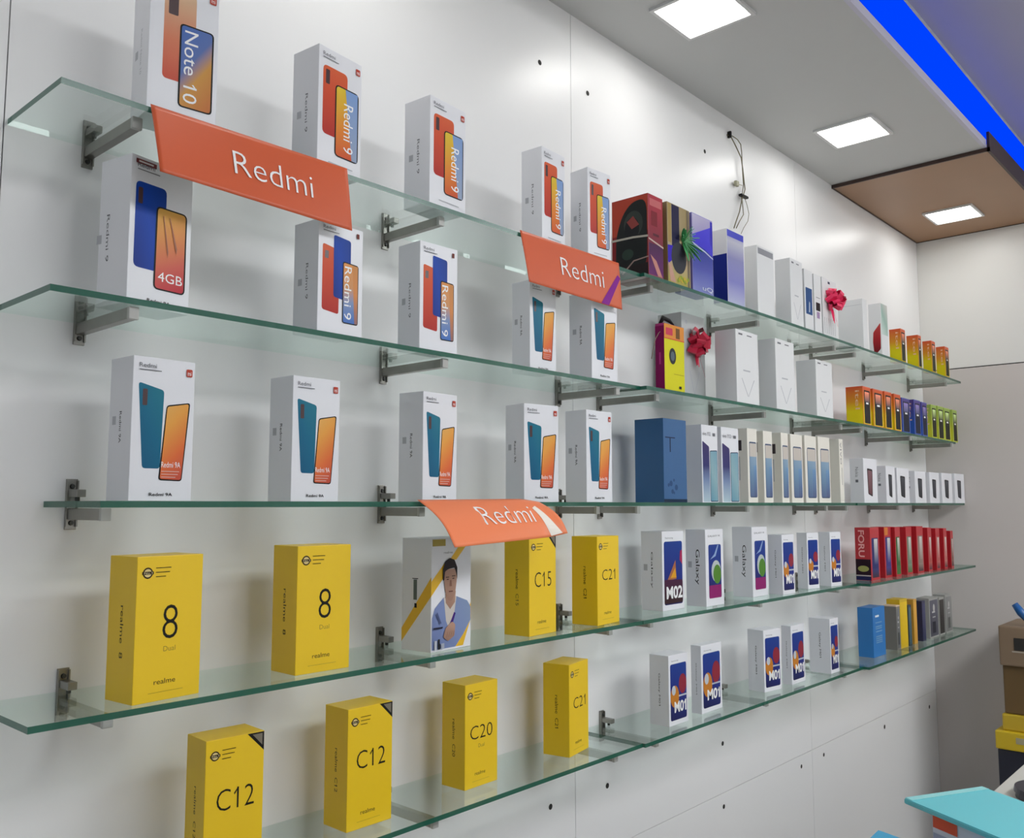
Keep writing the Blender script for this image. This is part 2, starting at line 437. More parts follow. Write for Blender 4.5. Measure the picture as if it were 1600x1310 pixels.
def art_vio(root, w, d, h):
    l = phones(root, w, d, h, [([(.06, 0.01), (.48, 0.01), (.46, .72), (.05, .79)], grad([(0, (176, 196, 206)), (.35, (120, 140, 176)), (.6, (52, 52, 108)), (1, (62, 52, 104))]))],
               [(.50, .01), (.97, .01), (.96, .68), (.50, .67)], grad([(0, (96, 146, 168)), (.5, (140, 174, 182)), (1, (118, 160, 180))], 70), frame=ink((40, 60, 90)))
    p = Print(w, d, h, l=l); p.text('vivo Y12', .06, .86, .55, .91, GRY); p.rect(.68, .86, .84, .90, GRY); p.build('top_lettering', root)
def art_sky(root, w, d, h):
    p = Print(w, d, h)
    p.rect(.18, .07, .92, .82, ink((70, 90, 120)), .10)
    p.rect(.21, .085, .89, .64, grad([(0, (84, 100, 138)), (.5, (110, 142, 170)), (1, (140, 166, 190))], 80), .06)
    p.rect(.21, .62, .89, .80, ink((214, 206, 196)), .05)
    p.rect(.60, .085, .89, .50, grad([(0, (82, 92, 130)), (1, (110, 150, 190))]))
    p.build('phone_picture', root)
    p = Print(w, d, h, side=True); p.rect(.35, .70, .62, .84, ink((70, 62, 66))); p.rect(.42, .30, .50, .62, mat('ink_pale', (176, 178, 184), .4)); p.build('side_lettering', root)
def art_plain(root, w, d, h):
    p = Print(w, d, h); p.text('vivo', .25, .60, .65, .95, GRY, rot=1); p.rect(.5, .28, .58, .55, GRY); p.build('front_lettering', root)
def art_small(root, w, d, h, c=(40, 40, 50)):
    p = Print(w, d, h); p.poly([(.30, .20), (.62, .14), (.66, .76), (.26, .78)], BLK, .05)
    p.poly([(.34, .22), (.58, .18), (.62, .72), (.30, .74)], grad([(0, c), (1, tuple(min(255, x + 34) for x in c))]), .04); p.build('phone_picture', root)
    p = Print(w, d, h, side=True); p.text('Nokia', .40, .58, .62, .80, GRY, rot=1); p.rect(.4, .46, .6, .52, GRY); p.build('side_lettering', root)
def art_row(root, w, d, h, c1=(206, 84, 48), c2=(224, 206, 20), screen=(60, 50, 66), front=True):
    p = Print(w, d, h)
    p.rect(.04, .02, .96, .97, grad([(0, c2), (.35, c2), (.6, tuple((a + b) // 2 for a, b in zip(c1, c2))), (1, c1)]))
    p.rect(.13, .04, .88, .90, ink(tuple(int(x * .6) for x in screen)), .05); p.rect(.22, .60, .78, .86, grad([(0, tuple(min(255, x + 30) for x in screen)), (1, tuple(min(255, x + 70) for x in c1))]), .03)
    p.rect(.36, .54, .66, .585, WHT)
    p.build('phone_picture', root)
    p = Print(w, d, h, side=True)
    p.rect(.02, .01, .98, .99, grad([(0, c2), (.32, c2), (.55, tuple((a + b) // 2 for a, b in zip(c1, c2))), (1, c1)]))
    p.build('side_gradient', root)
    p = Print(w, d, h, side=True, l=3); p.text('itel', .55, .40, .80, .90, ink((246, 200, 160)), rot=1); p.build('side_lettering', root)
def art_red(root, w, d, h, k=0):
    sc = [(40, 50, 110), (60, 60, 130), (50, 110, 60), (120, 140, 120), (150, 130, 120), (176, 90, 84), (190, 110, 104), (196, 120, 112), (130, 100, 90)][k]
    p = Print(w, d, h); p.rect(.14, .05, .86, .80, ink(sc), .05)
    p.rect(.40, .30, .80, .78, grad([(0, sc), (1, (206, 206, 200))])); p.rect(.14, .05, .86, .22, grad([(0, (60, 110, 50) if k in (2, 3) else (60, 40, 50)), (1, sc)]))
    p.build('phone_picture', root)
    if k == 1:
        p = Print(w, d, h, l=6); p.rect(.02, .84, .5, .99, ink((222, 130, 60))); p.build('orange_band', root)
    if k == 0:
        p = Print(w, d, h, side=True); p.rect(.01, .01, .99, .40, ink((44, 20, 36))); p.disc(.5, .22, .36, ink((168, 168, 96)), .55); p.rect(.02, .08, .98, .10, ink((210, 200, 196))); p.rect(.02, .005, .98, .075, ink((30, 34, 84)))
        p.build('side_picture', root)
        p = Print(w, d, h, side=True, l=3); p.text('FORU', .22, .44, .62, .95, ink((250, 180, 176)), rot=1, off=.02); p.build('side_lettering', root)
def art_last(root, w, d, h, k=0):
    if k == 0:
        p = Print(w, d, h); p.rect(.20, .80, .5, .84, ink((230, 236, 240)))
        for i, y in enumerate((.68, .60, .56, .50, .40, .36, .32, .28)): p.rect(.20, y, .72, y + .018, ink((140, 180, 214)))
        p.build('front_lettering', root); return
    c = {1: (96, 98, 98), 2: (206, 170, 20), 3: (60, 84, 92), 4: (204, 150, 56), 5: (50, 52, 84), 6: (70, 70, 82), 7: (40, 36, 34), 8: (120, 120, 118)}[k]
    p = Print(w, d, h); p.rect(.06, .04, .94, .94, grad([(0, c), (1, tuple(min(255, x + 28) for x in c))], 60), .03)
    if k in (1, 6, 8):
        p.rect(.3, .62, .62, .66, ink((206, 206, 206))); p.rect(.34, .50, .66, .53, ink((190, 190, 190))); p.rect(.3, .12, .66, .40, ink(tuple(max(0, x - 24) for x in c)))
        p.disc(.5, .74, .10, ink((206, 204, 200)), 1.4)
    p.build('front_print', root)
def petal_bm(bm, c, dirv, ln, wd, sag=0.3, n=6):
    dirv = Vector(dirv).normalized(); up = Vector((0, 0, 1)); sd = dirv.cross(up)
    if sd.length < .1: sd = Vector((1, 0, 0))
    sd.normalize(); prev = None
    for i in range(n + 1):
        t = i / n
        p = Vector(c) + dirv * ln * t + Vector((0, 0, -sag * ln * t * t))
        ww = wd * (math.sin(math.pi * min(1, .12 + .8 * t)) * .5 + .06)
        q = [bm.verts.new(p + sd * ww + Vector((0, 0, .0006))), bm.verts.new(p - sd * ww + Vector((0, 0, .0006))),
             bm.verts.new(p - sd * ww - Vector((0, 0, .0006))), bm.verts.new(p + sd * ww - Vector((0, 0, .0006)))]
        if prev:
            for k in range(4): bm.faces.new((prev[k], prev[(k + 1) % 4], q[(k + 1) % 4], q[k]))
        prev = q
def bow(root, c, m, n, ln, wd, seed, name='ribbon_bow', down=0.4):
    """gathered ribbon bow: rings of looped strips and a few hanging tails"""
    rd = random.Random(seed); bm = bmesh.new()
    for i in range(n):
        a = 2 * math.pi * i / n + rd.uniform(-.25, .25); el = rd.choice((.25, .7, 1.3))
        dv = Vector((math.cos(a), -el, math.sin(a))).normalized(); L = ln * rd.uniform(.75, 1.15)
        sd = dv.cross(Vector((rd.uniform(-1, 1), rd.uniform(-1, 1), rd.uniform(-1, 1)))).normalized(); up = dv.cross(sd)
        prev = None
        for j in range(9):
            t = math.pi * 2 * j / 8; ctr = Vector(c) + dv * L * (1 - math.cos(t)) / 2 + up * math.sin(t) * L * .22
            hw = wd * (.25 + .75 * math.sin(t / 2))
            q = [bm.verts.new(ctr + sd * hw), bm.verts.new(ctr - sd * hw)]
            if prev: bm.faces.new((prev[0], prev[1], q[1], q[0]))
            prev = q
    for i in range(4):
        x = rd.uniform(-.4, .4) * ln; petal_bm(bm, c, (x / ln, -.25, -1), ln * rd.uniform(1.2, 1.9), wd * .5, .1)
    for v in bm.verts: v.co.y = min(v.co.y, -.0008)
    return bm_obj(name, bm, m, root)
def art_wreath(root, w, d, h):
    p = Print(w, d, h, side=True)
    p.rect(.01, .55, .99, .99, ink((188, 72, 52))); p.rect(.01, .01, .99, .55, ink((140, 40, 44)))
    p.build('side_panel_print', root)
    q = Print(w, d, h, side=True, l=4)
    q.poly([(.10, .12), (.92, .10), (.97, .30), (.97, .86), (.86, .95), (.55, .93), (.30, .80), (.12, .55)], ink((34, 38, 38)), .22); q.disc(.60, .66, .26, ink((58, 66, 62)), 1.2); q.disc(.56, .60, .20, ink((30, 32, 36)), 1.4)
    q.poly([(.42, .70), (.60, .76), (.76, .64), (.56, .60)], ink((150, 70, 66))); q.disc(.44, .30, .16, ink((52, 70, 62)), .8)
    q.rect(.01, .0, .99, .16, ink((40, 30, 32))); q.build('wreath_picture', root)
    q = Print(w, d, h, side=True, l=12); q.poly([(0, .49), (.6, .485), (1, .465), (1, .49), (.6, .51), (0, .515)], ink((196, 190, 176)))
    q.poly([(.30, .06), (.62, .20), (1, .22), (1, .235), (.60, .215), (.28, .075)], ink((176, 150, 140))); q.build('ribbon_print', root)
    q = Print(w, d, h); q.rect(.02, .40, .98, .99, grad([(0, (120, 34, 54)), (1, (170, 44, 60))])); q.rect(.1, .86, .9, .95, ink((206, 110, 112)))
    q.rect(.02, .02, .98, .40, grad([(0, (96, 16, 96)), (1, (70, 20, 70))])); q.rect(.2, .62, .6, .80, ink((130, 24, 40))); q.rect(.3, .5, .7, .53, ink((90, 20, 40)))
    q.poly([(0, .44), (1, .38), (1, .40), (0, .46)], ink((214, 190, 180))); q.poly([(.1, .26), (.5, .20), (.9, .02), (.6, .02)], ink((206, 140, 130))); q.build('front_print', root)
def art_multi(root, w, d, h):
    p = Print(w, d, h)
    p.rect(.01, .30, .99, .99, grad([(0, (176, 160, 130)), (1, (150, 130, 84))], 20)); p.rect(.02, .5, .16, .99, ink((176, 150, 88)))
    p.rect(.19, .38, .52, .99, ink((24, 18, 66))); p.rect(.01, .01, .99, .34, grad([(0, (176, 166, 76)), (1, (176, 150, 130))]))
    p.rect(.86, .01, .96, .99, ink((120, 108, 88))); p.poly([(.0, .46), (.0, .22), (.22, .30), (.40, .42), (.4, .48)], ink((56, 24, 190)))
    p.disc(.48, .34, .33, ink((48, 50, 60)), 1.15); p.poly([(0, .25), (.14, .22), (.34, .02), (.1, .02)], ink((206, 160, 140)))
    for i in range(9): p.disc(.45 + .05 * i, .06 + .02 * (i % 3), .05, ink((206, 180, 60) if i % 2 else (150, 170, 50)), 1, 14 + i % 3, 8)
    p.build('front_print', root)
    rd = random.Random(4); bm = bmesh.new()
    for i in range(40):
        a = rd.uniform(-1.9, 2.6)
        petal_bm(bm, (w * .66, -.002, h * .56), (math.cos(a), -.45, math.sin(a)), rd.uniform(.02, .055), rd.uniform(.005, .009), .25)
    bm_obj('green_leaf_bow', bm, [mat('leaf_green', (66, 156, 92), .4, noise=.45)], root)
def foil(s, a=90):
    m = grad(s, a)
    if not m.name.endswith('foil'):
        m = m.copy(); m.name += '_foil'; b = m.node_tree.nodes['Principled BSDF']; b.inputs['Roughness'].default_value = .16; b.inputs['Coat Weight'].default_value = .8; b.inputs['Coat Roughness'].default_value = .06
    return m
def art_purple(root, w, d, h):
    p = Print(w, d, h)
    p.rect(.01, .01, .99, .60, foil([(0, (110, 120, 190)), (.5, (60, 70, 170)), (1, (32, 50, 150))])); p.rect(.01, .70, .99, .99, foil([(0, (150, 140, 200)), (1, (196, 190, 216))], 120))
    p.poly([(.01, .62), (.01, .72), (.99, .92), (.99, .52), (.6, .58)], foil([(0, (60, 50, 210)), (1, (84, 76, 224))])); p.poly([(.86, .70), (.99, .60), (.99, .98), (.88, .98)], ink((46, 36, 190)))
    p.poly([(0, .60), (0, .62), (.6, .56), (1, .50), (1, .485), (.6, .54)], ink((200, 206, 236))); p.build('foil_print', root)
    p = Print(w, d, h, l=8); p.text('uQ', .45, .03, .96, .10, ink((214, 222, 240)), off=.01); p.build('front_lettering', root)
def art_bluegift(root, w, d, h):
    p = Print(w, d, h); p.rect(.01, .01, .99, .99, foil([(0, (176, 180, 214)), (.3, (124, 124, 196)), (.62, (140, 140, 190)), (.85, (196, 196, 210)), (1, (150, 150, 210))]))
    p.rect(.01, .90, .99, .99, grad([(0, (80, 84, 200)), (1, (70, 76, 190))], 20)); p.build('foil_print', root)
    p = Print(w, d, h, side=True); p.rect(.02, .01, .98, .66, grad([(0, (16, 38, 120)), (1, (24, 40, 132))])); p.build('side_panel_print', root)
def art_silver(root, w, d, h):
    p = Print(w, d, h); p.rect(.06, .88, .96, .97, mat('foil_silver', (216, 218, 222), .12, metal=.9)); p.build('foil_band', root)
def art_white(root, w, d, h):
    p = Print(w, d, h); p.rect(.12, .93, .30, .955, GRY); p.rect(.5, .935, .72, .95, GRY); p.build('top_lettering', root)
    p = Print(w, d, h); c = mat('ink_pale', (176, 178, 184), .4)
    p.poly([(.22, .34), (.25, .34), (.52, .10), (.49, .10)], c); p.poly([(.78, .34), (.81, .34), (.53, .10), (.51, .10)], c); p.rect(.30, .44, .62, .46, c); p.build('outline_print', root)
def art_bluephone(root, w, d, h):
    p = Print(w, d, h); p.rect(.12, .26, .88, .70, ink((40, 84, 140)), .04); p.poly([(.45, .30), (.58, .30), (.60, .46), (.5, .48)], ink((196, 210, 226))); p.build('phone_picture', root)
    bm = bmesh.new(); add_tube(bm, [(w * .5 + w * .32 * math.cos(a), d * .5, h - .001 + .012 * math.sin(a)) for a in [math.pi * i / 8 for i in range(9)]], .0016); bm_obj('carry_handle', bm, BLK, root)
def art_blackphone(root, w, d, h):
    p = Print(w, d, h); p.rect(.22, .38, .80, .52, BLK, .03); p.rect(.3, .25, .7, .36, ink((176, 150, 190))); p.rect(.25, .6, .8, .61, GRY); p.build('phone_picture', root)
def art_bow(root, w, d, h):
    p = Print(w, d, h); p.rect(.40, .92, .55, .96, ink((60, 60, 90))); 
    for i in range(6): p.rect(.1 + .14 * i, .05, .115 + .14 * i, .32, GRY)
    p.build('line_print', root)
    bow(root, (w * .5, -.003, h * .62), mat('pink_ribbon', (236, 44, 96), .35), 18, .042, .012, 11)
def art_magenta(root, w, d, h):
    p = Print(w, d, h, side=True); p.rect(.0, .0, 1, .96, ink((140, 10, 90))); p.rect(.42, .38, .62, .56, ink((196, 60, 140))); p.build('side_panel_print', root)
    p = Print(w, d, h); p.rect(.0, .0, 1, .78, ink((226, 220, 20))); p.rect(0, .78, 1, .995, ink((232, 150, 60))); p.rect(.08, .83, .42, .94, ink((214, 60, 90)), .03); p.rect(.58, .80, .78, .96, ink((120, 80, 30)))
    p.disc(.40, .52, .17, ink((40, 44, 50)), 1.3); p.disc(.40, .52, .10, ink((96, 110, 120)), 1.3); p.rect(0, .77, 1, .785, ink((230, 90, 60))); p.rect(.45, .25, .95, .256, ink((150, 130, 20))); p.rect(.7, .04, .82, .08, BLK); p.build('front_print', root)
    bm = bmesh.new(); add_tube(bm, [(.004, .012, h), (.012, .010, h + .014), (.030, .006, h + .010), (.044, .002, h + .001)], [.004, .0055, .005, .002]); bm_obj('black_strap', bm, BLK, root, True)
    bm = bmesh.new(); add_tube(bm, [(.0, .010, h * .87), (-.012, .006, h * .84), (-.030, .004, h * .72), (-.040, .004, h * .55), (-.046, .004, h * .42)], .0009); bm_obj('thin_cord', bm, mat('cord_brown', (120, 96, 84), .5), root, True)
def art_sil2(root, w, d, h):
    p = Print(w, d, h); c = mat('ink_pale', (176, 178, 184), .4); p.poly([(.30, .36), (.33, .36), (.52, .10), (.49, .10)], c); p.poly([(.72, .36), (.75, .36), (.53, .10), (.51, .10)], c); p.disc(.20, .90, .05, c); p.build('outline_print', root)
    bow(root, (w * .55, -.003, h * .66), mat('dark_pink_ribbon', (200, 40, 70), .3), 16, .042, .012, 5)
def art_whiteslab(root, w, d, h):
    p = Print(w, d, h, side=True); p.rect(.50, .03, .88, .055, ink((70, 100, 150))); p.rect(.02, .88, .95, .886, mat('ink_pale', (176, 178, 184), .4)); p.build('side_lettering', root)
def art_drop(root, w, d, h):
    p = Print(w, d, h, side=True); p.poly([(.30, .26), (.36, .06), (.62, .05), (.90, .12), (.92, .62), (.35, .45)], grad([(0, (110, 20, 30)), (.5, (170, 40, 46)), (1, (190, 70, 66))]), .10); p.build('red_drop_print', root)
    p = Print(w, d, h); p.rect(.02, .4, .98, .99, grad([(0, (206, 220, 214)), (.5, (150, 180, 168)), (1, (206, 200, 196))], 60)); p.build('front_print', root)
# (design, shelf, x, y, width, depth, height, yaw, carton colour, label, group, variant), metres
CARTONS = [
 ('note', 1, 0.5033, -0.1619, 0.0924, 0.0612, 0.195, -6.8, 'wh', 'white carton with pink phone at the top left, cropped by the frame', 'orange phone cartons on the top shelf', ''),
 ('duo', 1, 0.7605, -0.1719, 0.0886, 0.0583, 0.19, 5.8, 'wh', 'white phone carton above the right end of the big orange banner, orange phone print', 'orange phone cartons on the top shelf', ''),
 ('duo', 1, 0.9883, -0.1719, 0.0915, 0.0606, 0.19, 4.0, 'wh', 'white phone carton with orange phone print, alone midway along the first top pane', 'orange phone cartons on the top shelf', ''),
 ('duo', 1, 1.2822, -0.1719, 0.0762, 0.0503, 0.19, 3.0, 'wh', 'white carton with orange phone print, standing right above the smaller orange banner', 'orange phone cartons on the top shelf', ''),
 ('duo', 1, 1.4285, -0.1719, 0.0727, 0.0481, 0.19, -4.6, 'wh', 'white phone carton with orange phone print just left of the dark wreath gift box', 'orange phone cartons on the top shelf', ''),
 ('wreath', 1, 1.6378, -0.1815, 0.0603, 0.0985, 0.1881, 0.0, 'wreath', 'maroon gift box with a dark round wreath print on its side', '', ''),
 ('multi', 1, 1.716, -0.1819, 0.0986, 0.06, 0.1891, 0.0, 'tan', 'tan and navy gift box with a green leaf bow on its front', '', ''),
 ('purple', 1, 1.8255, -0.1819, 0.0974, 0.05, 0.1907, 0.0, 'lav', 'lavender and blue foil gift box with a white glyph near its foot', '', ''),
 ('bluegift', 1, 1.9957, -0.1819, 0.0885, 0.0412, 0.1914, 0.0, 'bw', 'white and deep blue gift box with pale violet foil front under the hanging wire', '', ''),
 ('silver', 1, 2.1581, -0.1819, 0.0986, 0.0368, 0.1841, 0.0, 'wh2', 'plain white gift box with a silver foil band, right of the violet foil box', '', ''),
 ('white', 1, 2.3595, -0.1819, 0.081, 0.0458, 0.1914, 0.0, 'wh2', 'tall plain white carton just left of the box with the black handle', '', ''),
 ('bluephone', 1, 2.4546, -0.1809, 0.0581, 0.05, 0.1791, 0.0, 'wh2', 'slim white box with a blue phone print and black handle loop', '', ''),
 ('blackphone', 1, 2.5198, -0.1815, 0.051, 0.05, 0.1766, 0.0, 'wh2', 'slim white box with small black print, left of the pink bow box', '', ''),
 ('bow', 1, 2.585, -0.1792, 0.1072, 0.05, 0.1799, 0.0, 'wh2', 'slim white gift box wearing a bright pink ribbon bow, on the top shelf', '', ''),
 ('whiteslab', 1, 2.8986, -0.1819, 0.0396, 0.0821, 0.1671, 0.0, 'wh2', 'broad plain white box with small blue lettering at its foot, top shelf', '', ''),
 ('drop', 1, 3.0658, -0.1819, 0.0619, 0.0429, 0.1806, 0.0, 'wh2', 'white box with a dark red drop print on its side, top shelf', '', ''),
 ('org', 1, 3.2545, -0.1819, 0.0472, 0.0398, 0.12, 0.0, 'org', 'orange and yellow phone carton right beside the red drop box, top shelf', 'orange and yellow cartons on the top shelf', ''),
 ('org', 1, 3.4398, -0.1819, 0.0367, 0.041, 0.1233, 0.0, 'org', 'orange and yellow phone carton on the top shelf, second of the four', 'orange and yellow cartons on the top shelf', ''),
 ('org', 1, 3.5954, -0.1819, 0.0472, 0.0326, 0.123, 0.0, 'org', 'orange and yellow phone carton on the top shelf, third of the four', 'orange and yellow cartons on the top shelf', ''),
 ('org', 1, 3.7622, -0.1819, 0.0507, 0.0335, 0.1227, 0.0, 'org', 'orange and yellow phone carton at the far end of the top shelf', 'orange and yellow cartons on the top shelf', ''),
 ('b4g', 2, 0.4962, -0.1437, 0.0953, 0.0627, 0.1962, 10.8, 'wh', 'white carton with blue phone and 4GB lettering under the big orange banner', '', ''),
 ('tri', 2, 0.7686, -0.1694, 0.0871, 0.0574, 0.1709, 3.4, 'wh', 'white carton showing three phones, under the right end of the big banner', 'three phone cartons on the second shelf', ''),
 ('tri', 2, 0.9708, -0.1694, 0.0849, 0.0559, 0.1823, -1.2, 'wh', 'white carton showing three phones, standing clear of the banners', 'three phone cartons on the second shelf', ''),
 ('teal', 2, 1.2825, -0.14, 0.0745, 0.0491, 0.18, -3.4, 'wh', 'white carton with teal and orange phones, left one under the middle banner', 'teal phone cartons', ''),
 ('teal', 2, 1.4413, -0.1694, 0.0883, 0.0584, 0.18, -0.6, 'wh', 'white carton with teal and orange phones, right one under the middle banner', 'teal phone cartons', ''),
 ('magenta', 2, 1.691, -0.1844, 0.0844, 0.0235, 0.1512, 0.0, 'mag', 'magenta and yellow gadget carton in front of the silvery box', '', ''),
 ('sil2', 2, 1.9162, -0.0937, 0.1129, 0.0689, 0.2259, 0.0, 'sil', 'silvery grey carton with a dark pink ribbon bow, behind the yellow carton', '', ''),
 ('white', 2, 2.0251, -0.1844, 0.118, 0.059, 0.1875, 0.0, 'wh2', 'blank white carton on the second shelf, nearest to the magenta carton', '', ''),
 ('white', 2, 2.2464, -0.1844, 0.1157, 0.05, 0.1939, 0.0, 'wh2', 'blank white carton on the second shelf, middle of three', '', ''),
 ('white', 2, 2.5071, -0.1844, 0.1162, 0.0602, 0.1678, 0.0, 'wh2', 'blank white carton with thin outline print, right of three on the second shelf', '', ''),
 ('row', 2, 2.8713, -0.1828, 0.0669, 0.0557, 0.1248, 0.0, 'r0', 'orange and yellow phone carton showing its broad side at the left of its row', 'colourful phone cartons on the second shelf', ''),
 ('row', 2, 2.9694, -0.1795, 0.0883, 0.045, 0.1263, 0.0, 'r0', 'orange and yellow phone carton, second in the colourful row on the second shelf', 'colourful phone cartons on the second shelf', ''),
 ('row', 2, 3.0864, -0.1755, 0.0681, 0.045, 0.1292, 0.0, 'r0', 'orange and yellow phone carton, third in the colourful row on the second shelf', 'colourful phone cartons on the second shelf', ''),
 ('row', 2, 3.189, -0.1722, 0.0649, 0.045, 0.1301, 0.0, 'r0', 'orange and yellow phone carton touching the blue ones in the colourful row', 'colourful phone cartons on the second shelf', ''),
 ('row', 2, 3.2912, -0.1639, 0.0817, 0.045, 0.1264, 0.0, 'r1', 'blue phone carton, first of three in the colourful row', 'colourful phone cartons on the second shelf', ''),
 ('row', 2, 3.4183, -0.1648, 0.072, 0.045, 0.1306, 0.0, 'r1', 'blue phone carton, middle of three in the colourful row', 'colourful phone cartons on the second shelf', ''),
 ('row', 2, 3.5138, -0.1618, 0.0598, 0.045, 0.1295, 0.0, 'r1', 'blue phone carton, last of three beside the green cartons', 'colourful phone cartons on the second shelf', ''),
 ('row', 2, 3.6397, -0.1578, 0.0631, 0.045, 0.1305, 0.0, 'r2', 'green and yellow phone carton, first of four beside the blue cartons', 'colourful phone cartons on the second shelf', ''),
 ('row', 2, 3.7279, -0.155, 0.0738, 0.045, 0.133, 0.0, 'r2', 'green and yellow phone carton, second of four in the colourful row', 'colourful phone cartons on the second shelf', ''),
 ('row', 2, 3.8196, -0.152, 0.0766, 0.045, 0.133, 0.0, 'r2', 'green and yellow phone carton, third of four in the colourful row', 'colourful phone cartons on the second shelf', ''),
 ('row', 2, 3.9442, -0.148, 0.0623, 0.045, 0.1353, 0.0, 'r2', 'green and yellow phone carton at the far end of the second shelf', 'colourful phone cartons on the second shelf', ''),
 ('teal', 3, 0.5074, -0.1475, 0.0861, 0.057, 0.1847, 3.0, 'wh', 'white carton with teal and orange phones, leftmost on the middle shelf', 'teal phone cartons', ''),
 ('teal', 3, 0.745, -0.1475, 0.0861, 0.0567, 0.1846, 1.8, 'wh', 'white carton with teal and orange phones, second from the left on the middle shelf', 'teal phone cartons', ''),
 ('teal', 3, 1.0009, -0.1475, 0.0852, 0.0564, 0.1853, 4.4, 'wh', 'white carton with teal and orange phones above the left end of the lowest banner', 'teal phone cartons', ''),
 ('teal', 3, 1.2566, -0.1475, 0.0857, 0.0567, 0.1864, -9.8, 'wh', 'white carton with teal and orange phones above the right end of the lowest banner', 'teal phone cartons', ''),
 ('teal', 3, 1.4496, -0.1475, 0.085, 0.0562, 0.1895, -1.8, 'wh', 'white carton with teal and orange phones, beside the big blue carton', 'teal phone cartons', ''),
 ('bigblue', 3, 1.7548, -0.1375, 0.1007, 0.079, 0.195, 0.0, 'bb', 'large plain dark blue carton on the middle shelf', '', ''),
 ('vio', 3, 1.9485, -0.125, 0.0791, 0.045, 0.1938, 0.0, 'wh', 'white carton with violet and pale blue phones, right beside the big blue carton', 'violet phone cartons', ''),
 ('vio', 3, 2.0472, -0.125, 0.0915, 0.045, 0.1938, 0.0, 'wh', 'white carton with violet and pale blue phones, second from the big blue carton', 'violet phone cartons', ''),
 ('sky', 3, 2.1882, -0.125, 0.0549, 0.045, 0.1994, 0.0, 'cream', 'cream carton with a sky blue phone, first of its row after the violet phones', 'sky blue phone cartons', ''),
 ('sky', 3, 2.2808, -0.125, 0.0542, 0.045, 0.1982, 0.0, 'cream', 'cream carton with a sky blue phone, second of its row on the middle shelf', 'sky blue phone cartons', ''),
 ('sky', 3, 2.3911, -0.125, 0.0454, 0.045, 0.1995, 0.0, 'cream', 'cream carton with a sky blue phone, third of its row on the middle shelf', 'sky blue phone cartons', ''),
 ('sky', 3, 2.4532, -0.125, 0.0777, 0.045, 0.1994, 0.0, 'cream', 'white carton with a sky blue phone, fourth of its row on the middle shelf', 'sky blue phone cartons', ''),
 ('sky', 3, 2.5486, -0.125, 0.082, 0.045, 0.2012, 0.0, 'cream', 'white carton with a sky blue phone, fifth of its row on the middle shelf', 'sky blue phone cartons', ''),
 ('sky', 3, 2.6446, -0.125, 0.0866, 0.045, 0.2028, 0.0, 'cream', 'white carton with a sky blue phone, last of its row on the middle shelf', 'sky blue phone cartons', ''),
 ('plain', 3, 2.8065, -0.125, 0.031, 0.045, 0.2037, 0.0, 'cream', 'white carton turned sideways with dark vertical lettering, ending the sky blue row', '', ''),
 ('small', 3, 2.9392, -0.15, 0.12, 0.045, 0.1466, 0.0, 'wh', 'small white carton with a reddish brown phone, largest of the small cartons', 'small white cartons', ''),
 ('small', 3, 3.1433, -0.15, 0.0877, 0.045, 0.128, 0.0, 'wh', 'small white carton with a dark phone, second of the small cartons', 'small white cartons', ''),
 ('small', 3, 3.2503, -0.15, 0.1264, 0.045, 0.1246, 0.0, 'wh', 'small white carton with a dark phone, third of the small cartons', 'small white cartons', ''),
 ('small', 3, 3.4392, -0.15, 0.1231, 0.045, 0.1185, 0.0, 'wh', 'small white carton with a dark phone, standing apart after the third', 'small white cartons', ''),
 ('small', 3, 3.6074, -0.15, 0.1168, 0.045, 0.1183, 0.0, 'wh', 'small white carton with a black phone, third from the middle shelf end', 'small white cartons', ''),
 ('small', 3, 3.7563, -0.15, 0.1331, 0.045, 0.1197, 0.0, 'wh', 'small white carton with a black phone, second from the middle shelf end', 'small white cartons', ''),
 ('small', 3, 3.9238, -0.15, 0.1336, 0.045, 0.1214, 0.0, 'wh', 'small white carton with a black phone at the far end of the middle shelf', 'small white cartons', ''),
 ('eight', 4, 0.5185, -0.1564, 0.0938, 0.062, 0.1807, 5.8, 'ye', 'yellow phone carton with a large 8, leftmost on the fourth shelf', 'yellow phone cartons', ''),
 ('eight', 4, 0.763, -0.1422, 0.0955, 0.0628, 0.185, -0.6, 'ye', 'yellow phone carton with a 8, second on the fourth shelf', 'yellow phone cartons', ''),
 ('man', 4, 1.029, -0.1406, 0.0993, 0.0695, 0.1885, 3.2, 'wh', 'white carton picturing a man in a denim jacket between yellow stripes', '', ''),
 ('c15', 4, 1.2732, -0.1452, 0.0886, 0.0585, 0.1864, 5.0, 'ye', 'yellow phone carton partly behind the lowest orange banner, right of the man carton', 'yellow phone cartons', ''),
 ('c21', 4, 1.4778, -0.1512, 0.0917, 0.0606, 0.1799, 6.8, 'ye', 'yellow phone carton at the right end of the first pane of the fourth shelf', 'yellow phone cartons', ''),
 ('sam', 4, 1.7782, -0.1144, 0.0938, 0.0582, 0.1827, -0.4, 'wh', 'white carton with a navy picture, orange sail and M02 lettering', 'white planet cartons', ''),
 ('sam', 4, 1.9248, -0.1434, 0.088, 0.0544, 0.1846, 0.4, 'wh', 'white carton with a green planet above purple, beside the sail carton', 'white planet cartons', ''),
 ('sam', 4, 2.2035, -0.1231, 0.0926, 0.0573, 0.1851, 1.2, 'wh', 'white carton with a green planet above purple, second such carton', 'white planet cartons', ''),
 ('sam', 4, 2.32, -0.1526, 0.0681, 0.0422, 0.1625, -3.0, 'wh', 'white carton with navy planet picture, fourth white one on the fourth shelf', 'white planet cartons', ''),
 ('sam', 4, 2.5243, -0.1333, 0.0564, 0.0348, 0.1625, -11.0, 'wh', 'white carton with navy planet picture, fifth white one on the fourth shelf', 'white planet cartons', ''),
 ('sam', 4, 2.6483, -0.1505, 0.0617, 0.0381, 0.1618, -7.8, 'wh', 'white carton with navy planet picture, nearest the red cartons on the fourth shelf', 'white planet cartons', ''),
